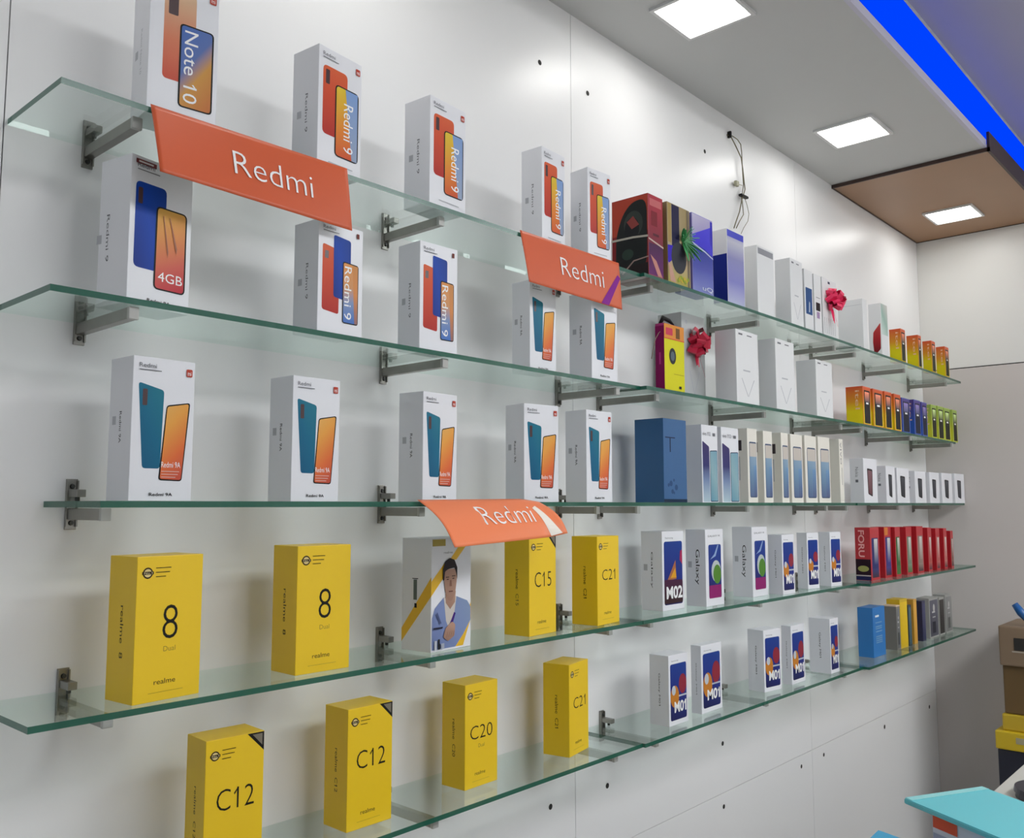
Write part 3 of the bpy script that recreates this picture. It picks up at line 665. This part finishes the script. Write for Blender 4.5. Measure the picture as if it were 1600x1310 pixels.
 ('red', 4, 2.9326, -0.1656, 0.0788, 0.0496, 0.17, 0.0, 'red', 'red carton with tall pale lettering on its side, first of the red row', 'red phone cartons', 0),
 ('red', 4, 3.0645, -0.1636, 0.0659, 0.045, 0.1695, 0.0, 'red', 'red carton with blue phone and orange band, second of the red row', 'red phone cartons', 1),
 ('red', 4, 3.1427, -0.1722, 0.0498, 0.045, 0.1681, 0.0, 'red', 'red carton with a green based phone, third of the red row', 'red phone cartons', 2),
 ('red', 4, 3.2525, -0.1717, 0.0592, 0.045, 0.166, 0.0, 'red', 'red carton with a pale green phone, fourth of the red row', 'red phone cartons', 3),
 ('red', 4, 3.3377, -0.18, 0.0689, 0.045, 0.1668, 0.0, 'red', 'red carton with a grey phone, fifth of the red row', 'red phone cartons', 4),
 ('red', 4, 3.4583, -0.18, 0.0434, 0.045, 0.16, 0.0, 'red', 'red carton with a dull red phone, sixth of the red row', 'red phone cartons', 5),
 ('red', 4, 3.5499, -0.18, 0.0455, 0.045, 0.1559, 0.0, 'red', 'dark red carton, third from the far end of the red row', 'red phone cartons', 6),
 ('red', 4, 3.6435, -0.18, 0.0396, 0.045, 0.1542, 0.0, 'red', 'dark red carton, second from the far end of the red row', 'red phone cartons', 7),
 ('red', 4, 3.7293, -0.18, 0.0327, 0.045, 0.1425, 0.0, 'red', 'slim red carton at the far end of the red row', 'red phone cartons', 8),
 ('c12', 5, 0.6313, -0.135, 0.0851, 0.0562, 0.1863, -3.6, 'ye', 'yellow phone carton with black corner, cropped by the bottom edge', 'yellow phone cartons', ''),
 ('c12', 5, 0.8785, -0.1177, 0.0885, 0.0585, 0.1835, -0.4, 'ye', 'yellow phone carton with black corner, whole in view on the bottom shelf', 'yellow phone cartons', ''),
 ('c20', 5, 1.141, -0.1097, 0.086, 0.0568, 0.1803, 1.4, 'ye', 'yellow phone carton without a corner mark, third on the bottom shelf', 'yellow phone cartons', ''),
 ('c21b', 5, 1.4247, -0.1186, 0.0886, 0.0588, 0.1796, 12.0, 'ye', 'yellow phone carton at the right end of the first bottom pane, slightly turned', 'yellow phone cartons', ''),
 ('sam', 5, 1.7661, -0.1342, 0.0825, 0.0511, 0.1566, 0.2, 'wh', 'white carton with navy planet picture, first white one on the bottom shelf', 'white planet cartons', ''),
 ('sam', 5, 1.9235, -0.1261, 0.098, 0.0279, 0.1603, 0.0, 'wh', 'white carton with navy planet picture, second white one on the bottom shelf', 'white planet cartons', ''),
 ('sam', 5, 2.2528, -0.1242, 0.081, 0.0502, 0.1624, -7.4, 'wh', 'white carton with navy planet picture, third white one on the bottom shelf', 'white planet cartons', ''),
 ('sam', 5, 2.3979, -0.1345, 0.0866, 0.0283, 0.1606, 0.0, 'wh', 'white carton with navy planet picture, fourth white one on the bottom shelf', 'white planet cartons', ''),
 ('sam', 5, 2.6261, -0.1508, 0.061, 0.0648, 0.1599, 0.0, 'wh', 'white carton showing mostly its side, nearest the blue carton on the bottom shelf', 'white planet cartons', ''),
 ('last', 5, 2.9883, -0.1438, 0.1089, 0.0501, 0.1603, 0.0, 'bl2', 'bright blue carton with pale lines of print, bottom shelf', 'mixed cartons at the far end of the bottom shelf', 0),
 ('last', 5, 3.2, -0.146, 0.036, 0.045, 0.1469, 0.0, 'tan2', 'dark grey carton with a tan lid beside the bright blue carton', 'mixed cartons at the far end of the bottom shelf', 1),
 ('last', 5, 3.2371, -0.146, 0.075, 0.045, 0.1682, 0.0, 'ye2', 'plain dull yellow carton near the far end of the bottom shelf', 'mixed cartons at the far end of the bottom shelf', 2),
 ('last', 5, 3.3217, -0.146, 0.03, 0.045, 0.1422, 0.0, 'dk', 'thin dark teal box squeezed beside the dull yellow carton', 'mixed cartons at the far end of the bottom shelf', 3),
 ('last', 5, 3.3772, -0.146, 0.0342, 0.045, 0.1578, 0.0, 'ye3', 'thin amber box near the far end of the bottom shelf', 'mixed cartons at the far end of the bottom shelf', 4),
 ('last', 5, 3.469, -0.146, 0.0355, 0.045, 0.1453, 0.0, 'nv', 'thin navy box right of the amber one', 'mixed cartons at the far end of the bottom shelf', 5),
 ('last', 5, 3.55, -0.146, 0.1044, 0.045, 0.1481, 0.0, 'gr', 'grey carton with a dark printed front near the far end', 'mixed cartons at the far end of the bottom shelf', 6),
 ('last', 5, 3.6663, -0.146, 0.0625, 0.045, 0.142, 0.0, 'gr', 'grey and black carton, second from the far end of the bottom shelf', 'mixed cartons at the far end of the bottom shelf', 7),
 ('last', 5, 3.7448, -0.146, 0.0816, 0.045, 0.1466, 0.0, 'gr', 'pale grey carton at the far end of the bottom shelf', 'mixed cartons at the far end of the bottom shelf', 8),
]

# ------------------------------------------------------------------ the shop: structure
ZC, XE = 2.6125, 4.0625          # soffit height, end wall
X0, YR = -2.6, -3.4
XB = [X0, -0.82, 0.390, 1.594, 2.816, XE]
bm = bmesh.new()
for a, b in zip(XB, XB[1:]):
    for z0, z1 in ((0, 0.668), (0.6695, ZC)):
        add_box(bm, (a + .0008, 0, z0), (b - .0008, .012, z1))
wall = struct(bm_obj('wall_left', bm, WALL))
struct(boxobj('trim_1', (X0, .0122, 0), (XE + .1, .06, 2.9), mat('panel_backing', (60, 58, 56), .8)))
# screw holes left in the display wall
for i, (x, z) in enumerate([(1.480, 2.449), (1.659, 2.440), (2.216, 2.463), (1.508, .811), (1.712, .808), (2.245, .799), (2.244, .633), (2.734, .635), (2.904, .636), (3.453, .626), (3.966, .614)]):
    bm = bmesh.new(); bmesh.ops.create_circle(bm, cap_ends=True, radius=.0062 if i < 9 else .008, segments=14)
    bmesh.ops.transform(bm, matrix=Matrix.Translation((x, -.0005, z)) @ Matrix.Rotation(R(90), 4, 'X'), verts=bm.verts)
    bm_obj('screw_hole', bm, mat('hole_dark', (40, 38, 36), .8), wall)
# end wall: white upper board, warm grey lower board
EWU = wallmat('white_board', (226, 226, 222), 0.35)
EWL = wallmat('warm_grey_board', (204, 198, 194), 0.4)
struct(boxobj('wall_back', (XE, YR, 2.028), (XE + .05, 0, 2.95), EWU))
o = struct(boxobj('wall_back_lower', (XE, YR, 0), (XE + .05, 0, 2.0235), EWL)); o.name = 'wall_end'
struct(boxobj('trim_2', (XE + .004, YR, 2.0235), (XE + .04, 0, 2.028), mat('panel_backing', (60, 58, 56), .8)))
struct(boxobj('wall_right', (X0, YR - .05, 0), (XE + .1, YR, 2.95), wallmat('far_side_wall', (206, 206, 206), .5)))
bm = bmesh.new(); add_box(bm, (X0, YR, -.05), (XE + .1, 0.06, 0))
struct(bm_obj('floor', bm, mat('floor_tiles', (176, 170, 160), .25, noise=.08, nscale=3)))
# ceiling: low soffit along the wall, raised middle
CEI = mat('ceiling_white', (196, 197, 196), .6)
struct(boxobj('ceiling', (X0, -.507, ZC), (XE + .05, .05, 2.815), CEI))
struct(boxobj('ceiling_raised', (X0, YR - .05, 2.815), (XE + .1, .05, 2.86), mat('ceiling_upper', (176, 174, 182), .6))).name = 'ceiling_middle'
struct(boxobj('trim_3', (X0, -.518, ZC), (3.130, -.507, 2.638), mat('soffit_lip', (200, 198, 214), .5)))
# dark wooden panel closing the soffit at the end wall
WOOD = mat('brown_laminate', (160, 122, 90), .42, noise=.06, nscale=6)
bm = bmesh.new()
add_box(bm, (3.137, -.519, ZC - .010), (XE - .0005, -.001, ZC - .0005)); 
p = struct(bm_obj('trim_4', bm, [WOOD]))
bm = bmesh.new(); add_box(bm, (3.131, -.527, ZC - .013), (3.137, -.001, ZC - .0005)); add_box(bm, (3.131, -.527, ZC - .013), (XE - .0005, -.519, ZC + .052))
add_box(bm, (3.137, -.005, ZC - .0125), (XE - .0005, -.001, ZC - .010)); add_box(bm, (XE - .004, -.519, ZC - .0125), (XE - .0005, -.005, ZC - .010))
bm_obj('edge_strip', bm, mat('dark_wood_edge', (62, 44, 38), .45), p)

# ------------------------------------------------------------------ lamps
WARM = (1.0, 0.985, 0.95, 1)
def square_light(x, y, z, s, lab, e, nm='ceiling_light'):
    t = empty(nm, (x, y, z)); tag(t, lab, 'ceiling light', 'ceiling lights')
    h = s / 2; bm = bmesh.new()
    add_box(bm, (-h, -h, -.007), (h, -h + .009, 0)); add_box(bm, (-h, h - .009, -.007), (h, h, 0))
    add_box(bm, (-h, -h + .009, -.007), (-h + .009, h - .009, 0)); add_box(bm, (h - .009, -h + .009, -.007), (h, h - .009, 0))
    bm_obj('frame', bm, mat('lamp_frame', (214, 214, 214), .4), t)
    bm = bmesh.new(); pts = rquad([(-h + .009, -h + .009), (h - .009, -h + .009), (h - .009, h - .009), (-h + .009, h - .009)], .028)
    v0 = [bm.verts.new((a, b, -.0055)) for a, b in pts]; v1 = [bm.verts.new((a, b, -.001)) for a, b in pts]
    bm.faces.new(v0[::-1]); bm.faces.new(v1)
    for i in range(len(pts)): bm.faces.new((v0[i - 1], v0[i], v1[i], v1[i - 1]))
    bm_obj('diffuser', bm, e, t)
E1 = emis('lamp_diffuser', WARM, PANEL_W)
square_light(1.790, -.243, ZC, .182, 'square ceiling light nearest the camera, cut by the top edge', E1)
square_light(2.712, -.243, ZC, .182, 'square ceiling light in the white soffit above the gift boxes', E1)
square_light(3.745, -.243, ZC - .010, .182, 'square ceiling light set into the brown panel', E1)
for i, x in enumerate((.868, -.054, -.976, -1.9)):
    square_light(x, -.243, ZC, .182, 'square soffit light outside the frame, number %s towards the shop front' % ('one', 'two', 'three', 'four')[i], E1)
E2 = emis('fill_diffuser', (.96, .985, 1.0, 1), ROOM_W)
for i, x in enumerate((.9, 2.3, 3.45)):  # out-of-view panels added to lift the light level and soften shadows
    t = empty('fill_panel', (x, -2.35, 2.815)); tag(t, 'unseen fill light panel added on the raised ceiling, %s from the shop front' % ('first', 'second', 'third')[i], 'ceiling light')
    boxobj('housing', (-.50, -.42, -.02), (.50, .42, 0), mat('lamp_frame', (214, 214, 214), .4), t, .004)
    boxobj('diffuser', (-.48, -.40, -.026), (.48, .40, -.0202), E2, t)
# blue cove light running on the riser above the soffit
t = boxobj('led_strip', (X0, -.516, 2.640), (XE - .001, -.5075, 2.785), emis('blue_led', (0.0, 0.055, 1.0, 1), 1.0))
tag(t, 'glowing blue light strip along the step of the ceiling', 'light strip')

# ------------------------------------------------------------------ shelves and brackets
ZT = {1: 1.955, 2: 1.705, 3: 1.45375, 4: 1.20375, 5: 0.95}
SN = {1: 'top', 2: 'second', 3: 'middle', 4: 'fourth', 5: 'bottom'}
TH = .008
FR = {1: ((-.175, -.175), (-.186, -.187), (-.187, -.183)), 2: ((-.173, -.173), (-.188, -.188), (-.188, -.152)), 3: ((-.173, -.173), (-.172, -.172), (-.175, -.175)),
      4: ((-.172, -.171), (-.171, -.173), (-.205, -.205)), 5: ((-.166, -.166), (-.172, -.175), (-.193, -.195))}
XS = [(.394, 1.611), (1.6125, 2.812), (2.8135, 3.958)]
PN = ('left', 'middle', 'right')
for s in ZT:
    for k in range(3):
        (xa, xb), (ya, yb) = XS[k], FR[s][k]
        z1 = ZT[s]; z0 = z1 - TH
        if s == 3 and k == 0: xa = .4625
        q = [(xa, -.0006), (xa, ya), (xb, yb), (xb, -.0006)]
        me = bpy.data.meshes.new('glass_shelf'); bm = bmesh.new()
        lo = [bm.verts.new((x, y, z0)) for x, y in q]; hi = [bm.verts.new((x, y, z1)) for x, y in q]
        f = bm.faces.new(lo[::-1]); f = bm.faces.new(hi)
        for i in range(4):
            g = bm.faces.new((lo[i], lo[(i + 1) % 4], hi[(i + 1) % 4], hi[i])); g.material_index = 0 if i == 3 else 1
        bm.normal_update(); bmesh.ops.recalc_face_normals(bm, faces=bm.faces[:]); bm.to_mesh(me); bm.free()
        o = link('glass_shelf', me, None, (GLASS, EDGE))
        tag(o, 'clear glass shelf pane with green edge, %s pane of the %s shelf' % (PN[k], SN[s]), 'glass shelf', 'glass shelf panes')
BX = [.497, 1.034, 1.537, 1.690, 2.213, 2.731, 2.896, 3.369, 3.865]
AL = {1: .148, 2: .160, 3: .105, 4: .135, 5: .145}
BN = ('leftmost', 'second from the left', 'third from the left', 'fourth from the left', 'fifth from the left', 'sixth from the left', 'third from the far end', 'second from the far end', 'nearest the far wall')
def bracket(ln):
    t = empty('shelf_bracket', (0, 0, 0))
    bm = bmesh.new(); add_box(bm, (-.0075, -.0035, -.038), (.0075, -.0002, .030), .0006); add_box(bm, (-.0075, -.007, -.034), (-.0055, -.003, .028)); add_box(bm, (.0055, -.007, -.034), (.0075, -.003, .028))
    pl = bm_obj('wall_plate', bm, METAL, t)
    bm = bmesh.new()
    for z in (.020, -.029):
        m4 = Matrix.Translation((0, -.005, z)) @ Matrix.Rotation(R(90), 4, 'X'); bmesh.ops.create_cone(bm, cap_ends=True, segments=10, radius1=.0036, radius2=.0028, depth=.003, matrix=m4)
    bm_obj('screw', bm, METALD, pl)
    bm = bmesh.new(); add_box(bm, (-.006, -ln, -.0245), (.006, -.0036, -.0095), .001); ar = bm_obj('support_arm', bm, METAL, t)
    bm = bmesh.new(); add_box(bm, (-.0066, -ln - .006, -.025), (.0066, -ln + .0002, -.0090), .0012); bm_obj('end_cap', bm, mat('cap_grey', (176, 176, 172), .35), ar)
    bm = bmesh.new(); add_box(bm, (-.006, -.034, .0055), (.006, -.0036, .0155), .0008); cb = bm_obj('clamp_block', bm, METAL, t)
    bm = bmesh.new(); bmesh.ops.create_cone(bm, cap_ends=True, segments=10, radius1=.003, radius2=.003, depth=.0052, matrix=Matrix.Translation((0, -.022, .0029))); bm_obj('clamp_screw', bm, METALD, cb)
    return t
def copy_tree(o, parent=None):
    c = o.copy(); COL.objects.link(c)
    if parent: c.parent = parent
    for ch in list(o.children): copy_tree(ch, c)
    return c
for s in ZT:
    proto = bracket(AL[s])
    for i, x in enumerate(BX):
        t = proto if i == 0 else copy_tree(proto)
        t.location = (x, 0, ZT[s])
        tag(t, 'metal clamp bracket holding the %s glass shelf, %s' % (SN[s], BN[i]), 'shelf bracket', 'shelf brackets')

# ------------------------------------------------------------------ cartons
CC = {'wh': CARD, 'wh2': mat('plain_white_carton', (222, 223, 224), .35), 'cream': mat('cream_carton', (232, 228, 218), .4), 'ye': YEL,
      'wreath': mat('maroon_carton', (150, 40, 50), .35), 'tan': mat('tan_carton', (150, 130, 90), .35), 'lav': mat('lavender_foil', (130, 124, 200), .25), 'bw': mat('blue_white_gift', (226, 226, 224), .35),
      'org': mat('orange_carton', (214, 96, 56), .35), 'mag': mat('magenta_carton', (160, 20, 104), .35), 'sil': mat('silver_carton', (188, 190, 190), .3, metal=.1),
      'r0': mat('orange_carton', (214, 96, 56), .35), 'r1': mat('blue_small_carton', (70, 84, 170), .35), 'r2': mat('green_carton', (166, 190, 70), .35),
      'bb': mat('dark_blue_carton', (38, 92, 142), .42, noise=.05, nscale=20), 'red': mat('red_carton', (178, 30, 40), .35), 'bl2': mat('bright_blue_carton', (34, 116, 186), .35),
      'tan2': mat('tan_top_carton', (122, 118, 110), .4), 'ye2': mat('dull_yellow_carton', (206, 172, 20), .4), 'dk': mat('teal_dark_box', (44, 60, 70), .4), 'ye3': mat('amber_box', (206, 156, 60), .4),
      'nv': mat('navy_box', (46, 48, 76), .4), 'gr': mat('grey_box', (160, 160, 156), .4)}
ROWC = {'r0': dict(c1=(206, 84, 48), c2=(228, 208, 24), screen=(54, 50, 60)), 'r1': dict(c1=(84, 66, 130), c2=(54, 96, 180), screen=(52, 58, 90)), 'r2': dict(c1=(150, 176, 90), c2=(206, 206, 60), screen=(60, 60, 40)),
        'org': dict(c1=(206, 84, 48), c2=(214, 204, 20), screen=(50, 46, 44))}
nsam = 0; nsm = 0
for (k, s, x, y, w_, d_, h_, yaw, c, lab, grp, var) in CARTONS:
    nm = 'gift_box' if k in ('wreath', 'multi', 'purple', 'bluegift', 'silver', 'bow') else 'phone_carton'
    t = empty(nm, (x, y, ZT[s]), R(yaw))
    tag(t, lab, 'gift box' if nm == 'gift_box' else 'phone box', grp or None)
    boxobj('carton', (0, 0, 0.0001), (w_, d_, h_), CC[c], t, bev=.0009)
    if k == 'last' and var == 1: boxobj('tan_lid', (-.0006, -.0006, h_), (w_ + .0006, d_, h_ + .004), mat('tan_lid', (222, 196, 170), .4), t, .0005)
    if k == 'sam':
        art_sam(t, w_, d_, h_, ('m02', 'green', 'green')[nsam] if nsam < 3 else 'm01'); nsam += 1
    elif k in ('row', 'org'): art_row(t, w_, d_, h_, **ROWC[c])
    elif k == 'red': art_red(t, w_, d_, h_, var)
    elif k == 'last': art_last(t, w_, d_, h_, var)
    elif k == 'small': art_small(t, w_, d_, h_, (96, 58, 64) if nsm == 0 else (34, 36, 44)); nsm += 1
    else: globals()['art_' + k](t, w_, d_, h_)

# ------------------------------------------------------------------ orange banners
ORANGE = mat('orange_banner', (206, 88, 44), .42, noise=.10, nscale=5)
def banner(P, lab, txt, extra=None, light=None, ename='purple_stripe', ecol=ink((140, 20, 150))):
    """P(u, v) -> point, v = 0 at the top"""
    nu, nv = 48, 16
    t = empty('shelf_banner', P(0, 0)); tag(t, lab, 'banner', 'orange banners hanging from shelf edges')
    org = Vector(P(0, 0))
    def nrm(u, v):
        a = Vector(P(min(1, u + .01), v)) - Vector(P(max(0, u - .01), v)); b = Vector(P(u, max(0, v - .01))) - Vector(P(u, min(1, v + .01)))
        return a.cross(b).normalized()
    bm = bmesh.new(); F, B = [], []
    for i in range(nu + 1):
        F.append([bm.verts.new(Vector(P(i / nu, j / nv)) - org) for j in range(nv + 1)])
        B.append([bm.verts.new(Vector(P(i / nu, j / nv)) - org - nrm(i / nu, j / nv) * .0007) for j in range(nv + 1)])
    for i in range(nu):
        for j in range(nv):
            bm.faces.new((F[i][j], F[i][j + 1], F[i + 1][j + 1], F[i + 1][j])); g = bm.faces.new((B[i][j], B[i + 1][j], B[i + 1][j + 1], B[i][j + 1])); g.material_index = 1
    for i in range(nu):
        bm.faces.new((F[i][0], F[i + 1][0], B[i + 1][0], B[i][0])); bm.faces.new((F[i + 1][nv], F[i][nv], B[i][nv], B[i + 1][nv]))
    for j in range(nv):
        bm.faces.new((F[0][j + 1], F[0][j], B[0][j], B[0][j + 1])); bm.faces.new((F[nu][j], F[nu][j + 1], B[nu][j + 1], B[nu][j]))
    o = bm_obj('banner_sheet', bm, [light or ORANGE, mat('banner_back', (232, 226, 214), .5)], t)
    for p_ in o.data.polygons: p_.use_smooth = True
    V, Fc = textdata('Redmi', -.012); u0, v0, u1, v1 = txt
    vv = []
    for a, b in V:
        u = u0 + a * (u1 - u0); v = v1 + (v0 - v1) * b
        vv.append(Vector(P(u, v)) - org + nrm(u, v) * .0012)
    me = bpy.data.meshes.new('banner_lettering'); me.from_pydata(vv, [], Fc); link('banner_lettering', me, t, [WHT])
    if extra:
        me = bpy.data.meshes.new('stripe')
        n = 8; A = [Vector(P(extra[0][0] + (extra[3][0] - extra[0][0]) * i / n, extra[0][1] + (extra[3][1] - extra[0][1]) * i / n)) for i in range(n + 1)]
        Bq = [Vector(P(extra[1][0] + (extra[2][0] - extra[1][0]) * i / n, extra[1][1] + (extra[2][1] - extra[1][1]) * i / n)) for i in range(n + 1)]
        nn = nrm(.9, .5) * .0006
        me.from_pydata([p_ - org + nn for p_ in A + Bq], [], [(i, n + 1 + i, n + 2 + i, i + 1) for i in range(n)])
        me.name = ename; link(ename, me, t, [ecol])
    return t
def bil(tl, tr, bl, br, bulge=0.0, curl=None):
    tl, tr, bl, br = map(Vector, (tl, tr, bl, br))
    def P(u, v):
        p = (tl * (1 - u) + tr * u) * (1 - v) + (bl * (1 - u) + br * u) * v
        p = p + Vector((0, -bulge * math.sin(math.pi * v), bulge * .5 * math.sin(math.pi * v)))
        if curl: p = p + curl(u, v)
        return p
    return P
banner(bil((.502, -.1775, 1.958), (.812, -.1775, 1.962), (.502, -.2105, 1.861), (.812, -.193, 1.861), .0006), 'large orange banner hanging from the top shelf at the left', (.355, .33, .775, .68))
banner(bil((1.212, -.1775, 1.959), (1.527, -.1785, 1.960), (1.212, -.2000, 1.857), (1.527, -.186, 1.858), .0006), 'smaller orange banner with a purple stripe, hanging from the top shelf', (.345, .30, .80, .66),
       extra=((.97, .28), (1.0, .34), (.84, .99), (.75, .99)))
cu = lambda u, v: Vector((0.0, -.02 * max(0, (u - .84) / .16) ** 2 * v, -.012 * max(0, (u - .80) / .2) ** 2 * (1 - v) + .006 * max(0, (u - .84) / .16) ** 2))
banner(bil((.965, -.1755, 1.457), (1.268, -.1745, 1.460), (.965, -.262, 1.384), (1.268, -.222, 1.392), .010, cu), 'orange banner curling outwards from the middle shelf edge', (.335, .24, .80, .66), extra=((.84, .30), (.885, .22), (.975, .97), (.90, .99)), ename='pale_curl', ecol=mat('pale_curl_paper', (240, 232, 220), .5), light=mat('orange_banner_light', (238, 128, 78), .42, noise=.03, nscale=6))

# ------------------------------------------------------------------ loose wires on the wall
bm = bmesh.new()
def wv(l): return [(x, y, z) for x, y, z in l]
add_tube(bm, wv([(2.350, 0, 2.556), (2.358, -.010, 2.548), (2.385, -.012, 2.525), (2.415, -.012, 2.500), (2.424, -.012, 2.466), (2.430, -.012, 2.43), (2.431, -.014, 2.405), (2.420, -.014, 2.385), (2.412, -.013, 2.37), (2.395, -.012, 2.325), (2.372, -.012, 2.290), (2.362, -.010, 2.268)]), .0016)
add_tube(bm, wv([(2.352, 0, 2.554), (2.37, -.008, 2.556), (2.398, -.010, 2.553), (2.414, -.012, 2.542), (2.421, -.011, 2.520), (2.425, -.010, 2.47), (2.429, -.010, 2.42), (2.420, -.011, 2.395), (2.416, -.010, 2.375), (2.422, -.010, 2.345), (2.424, -.010, 2.325), (2.400, -.010, 2.30), (2.378, -.009, 2.272)]), .0014)
add_tube(bm, wv([(2.424, -.012, 2.388), (2.445, -.012, 2.36), (2.456, -.012, 2.335), (2.448, -.012, 2.31), (2.425, -.010, 2.285), (2.408, -.009, 2.262)]), .0009)
o = bm_obj('loose_wire', bm, mat('wire_khaki', (112, 104, 74), .5), smooth=True); tag(o, 'loose khaki electric wires hanging from a hole high on the wall', 'wire')
bm = bmesh.new(); add_box(bm, (2.402, -.018, 2.378), (2.446, -.006, 2.385), .002); bm_obj('tape_wrap', bm, BLK, o)
bm = bmesh.new(); add_box(bm, (2.352, -.012, 2.546), (2.360, -.0005, 2.566), .002); bm_obj('dark_stub', bm, BLK, o)
bm = bmesh.new(); add_box(bm, (2.378, -.014, 2.404), (2.396, -.004, 2.420), .003); add_tube(bm, [(2.39, -.01, 2.412), (2.418, -.012, 2.414)], .0012); bm_obj('connector', bm, mat('connector_beige', (170, 166, 140), .5), o)

# ------------------------------------------------------------------ counter and things at the lower right
ct = empty('sales_counter', (0, 0, 0)); tag(ct, 'pale grey sales counter at the lower right, facing the display wall', 'counter')
boxobj('counter_top', (.5, -1.05, .7375), (3.3, -.625, .7625), mat('counter_laminate', (196, 194, 186), .3), ct, .003)
boxobj('counter_body', (.52, -1.03, 0), (3.28, -.65, .7372), mat('counter_front', (150, 146, 138), .4), ct)
def rotbox(name, c, dx, dy, z0, z1, m, parent=None, bev=.001):
    """box with one corner at c and sides along the vectors dx, dy"""
    bm = bmesh.new(); a, b = Vector((dx[0], dx[1], 0)), Vector((dy[0], dy[1], 0))
    lo = [bm.verts.new(Vector((0, 0, z0)) + q) for q in (Vector(), a, a + b, b)]; hi = [bm.verts.new(v.co + Vector((0, 0, z1 - z0))) for v in lo]
    bm.faces.new(lo[::-1]); bm.faces.new(hi)
    for i in range(4): bm.faces.new((lo[i], lo[(i + 1) % 4], hi[(i + 1) % 4], hi[i]))
    bmesh.ops.recalc_face_normals(bm, faces=bm.faces[:])
    if bev: bmesh.ops.bevel(bm, geom=bm.edges[:], offset=bev, segments=2, affect='EDGES')
    o = bm_obj(name, bm, m, parent)
    if not parent: o.location = (c[0], c[1], 0)
    return o
# teal board resting on a printed carton
L0 = (1.609, -.695); ex = (.1575, -.0825); ey = (-.145, -.266)
o = rotbox('display_board', L0, ex, ey, .944, .9525, mat('teal_board', (96, 190, 200), .3), bev=.0015); tag(o, 'flat teal board lying on a printed carton on the counter', 'board')
rotbox('folded_edge', L0, (ex[0] * .97, ex[1] * .97), (ey[0] * .05, ey[1] * .05), .9527, .9534, mat('teal_board_light', (140, 206, 208), .3), o, 0).location = (ex[0] * .02, ex[1] * .02, 0)
t = empty('printed_carton', (1.597, -.743, .7627)); tag(t, 'carton with orange and blue white print under the teal board', 'carton')
rotbox('carton', (0, 0), (.13, -.068), (-.06, -.115), 0.0001, .1812, mat('print_white', (206, 206, 218), .4), t)
def sideprint(name, pts, m):   # on the side of the carton that faces the shop front
    n = Vector((-.115, .06, 0)).normalized() * .0006; a = Vector((-.06, -.115, 0))
    me = bpy.data.meshes.new(name); me.from_pydata([a * u + Vector((0, 0, v)) + n for u, v in pts], [], [tuple(range(len(pts)))]); link(name, me, t, [m])
sideprint('orange_print', [(.02, .158), (.40, .158), (.40, .180), (.02, .180)], ink((236, 96, 66)))
sideprint('blue_print', [(.30, .02), (.95, .02), (.95, .160), (.62, .150), (.40, .120)], grad([(0, (60, 100, 170)), (1, (150, 170, 210))]))
sideprint('pale_print', [(.02, .02), (.28, .02), (.36, .12), (.30, .15), (.02, .15)], ink((176, 180, 206)))
o = rotbox('blue_box', (1.4735, -.7004), (-.16, -.01), (-.045, -.15), .7626, .9375, mat('blue_box_card', (50, 150, 190), .35)); tag(o, 'teal blue box on the counter, cut by the bottom edge', 'box')
bm = bmesh.new()
for k, (z0, r) in enumerate(((.0002, .075), (.013, .078))):
    bmesh.ops.create_cone(bm, cap_ends=True, segments=40, radius1=r, radius2=r * .97, depth=.011, matrix=Matrix.Translation((0, 0, z0 + .0055)))
o = bm_obj('black_tray', bm, mat('dark_plastic', (36, 34, 46), .35)); o.location = (2.44, -.745, .7626)
tag(o, 'dark round stacked trays on the counter beside the teal board', 'tray')
# stack of goods against the end wall
XF = 3.75
def stackbox(nm, y0, y1, z0, z1, m, lab, cat, x0=XF, bev=.006):
    t = empty(nm, (x0, y1, z0)); tag(t, lab, cat, 'stack by the end wall')
    boxobj('body', (0, y0 - y1, .0003), (XE - .03 - x0, 0, z1 - z0 - .0002), m, t, bev); return t
stackbox('storage_bin', -.70, -.304, 0.0, .545, mat('navy_bin', (26, 28, 44), .5), 'dark navy bin at the foot of the stack by the far wall', 'bin')
t = stackbox('yellow_crate', -.70, -.300, .545, .612, mat('yellow_crate_a', (206, 176, 30), .45), 'lower yellow crate with a grey label on the navy bin', 'crate', XF - .01)
boxobj('grey_label', (-.0016, -.30, .028), (-.0004, -.07, .050), mat('label_grey', (170, 162, 130), .5), t)
t = stackbox('yellow_crate', -.70, -.322, .612, .672, mat('yellow_crate_b', (196, 166, 40), .45), 'upper yellow crate beneath the brown carton', 'crate', XF + .01)
t = stackbox('brown_carton', -.70, -.330, .672, .850, mat('brown_card', (104, 80, 44), .6, noise=.1, nscale=8), 'brown cardboard carton in the middle of the stack by the far wall', 'carton', XF + .02)
t = stackbox('brown_carton', -.70, -.326, .850, .996, mat('taupe_card', (130, 110, 88), .55), 'taupe carton with a dark handle hole on top of the stack', 'carton', XF)
boxobj('handle_hole', (-.0025, -.16, .060), (-.0004, -.052, .105), mat('hole_dark', (40, 38, 36), .8), t, .0008)
boxobj('handle_rim', (-.0015, -.17, .052), (-.0003, -.044, .057), mat('rim_light', (170, 160, 146), .5), t)
bm = bmesh.new(); add_tube(bm, [(XF + .05, -.375, 1.075), (XF + .05, -.395, 1.045), (XF + .05, -.42, 1.018), (XF + .05, -.47, 1.006)], [.012, .016, .014, .010], 10)
o = bm_obj('blue_hose', bm, mat('blue_plastic', (24, 92, 160), .3), smooth=True); tag(o, 'short blue strap lying on top of the taupe carton', 'strap')
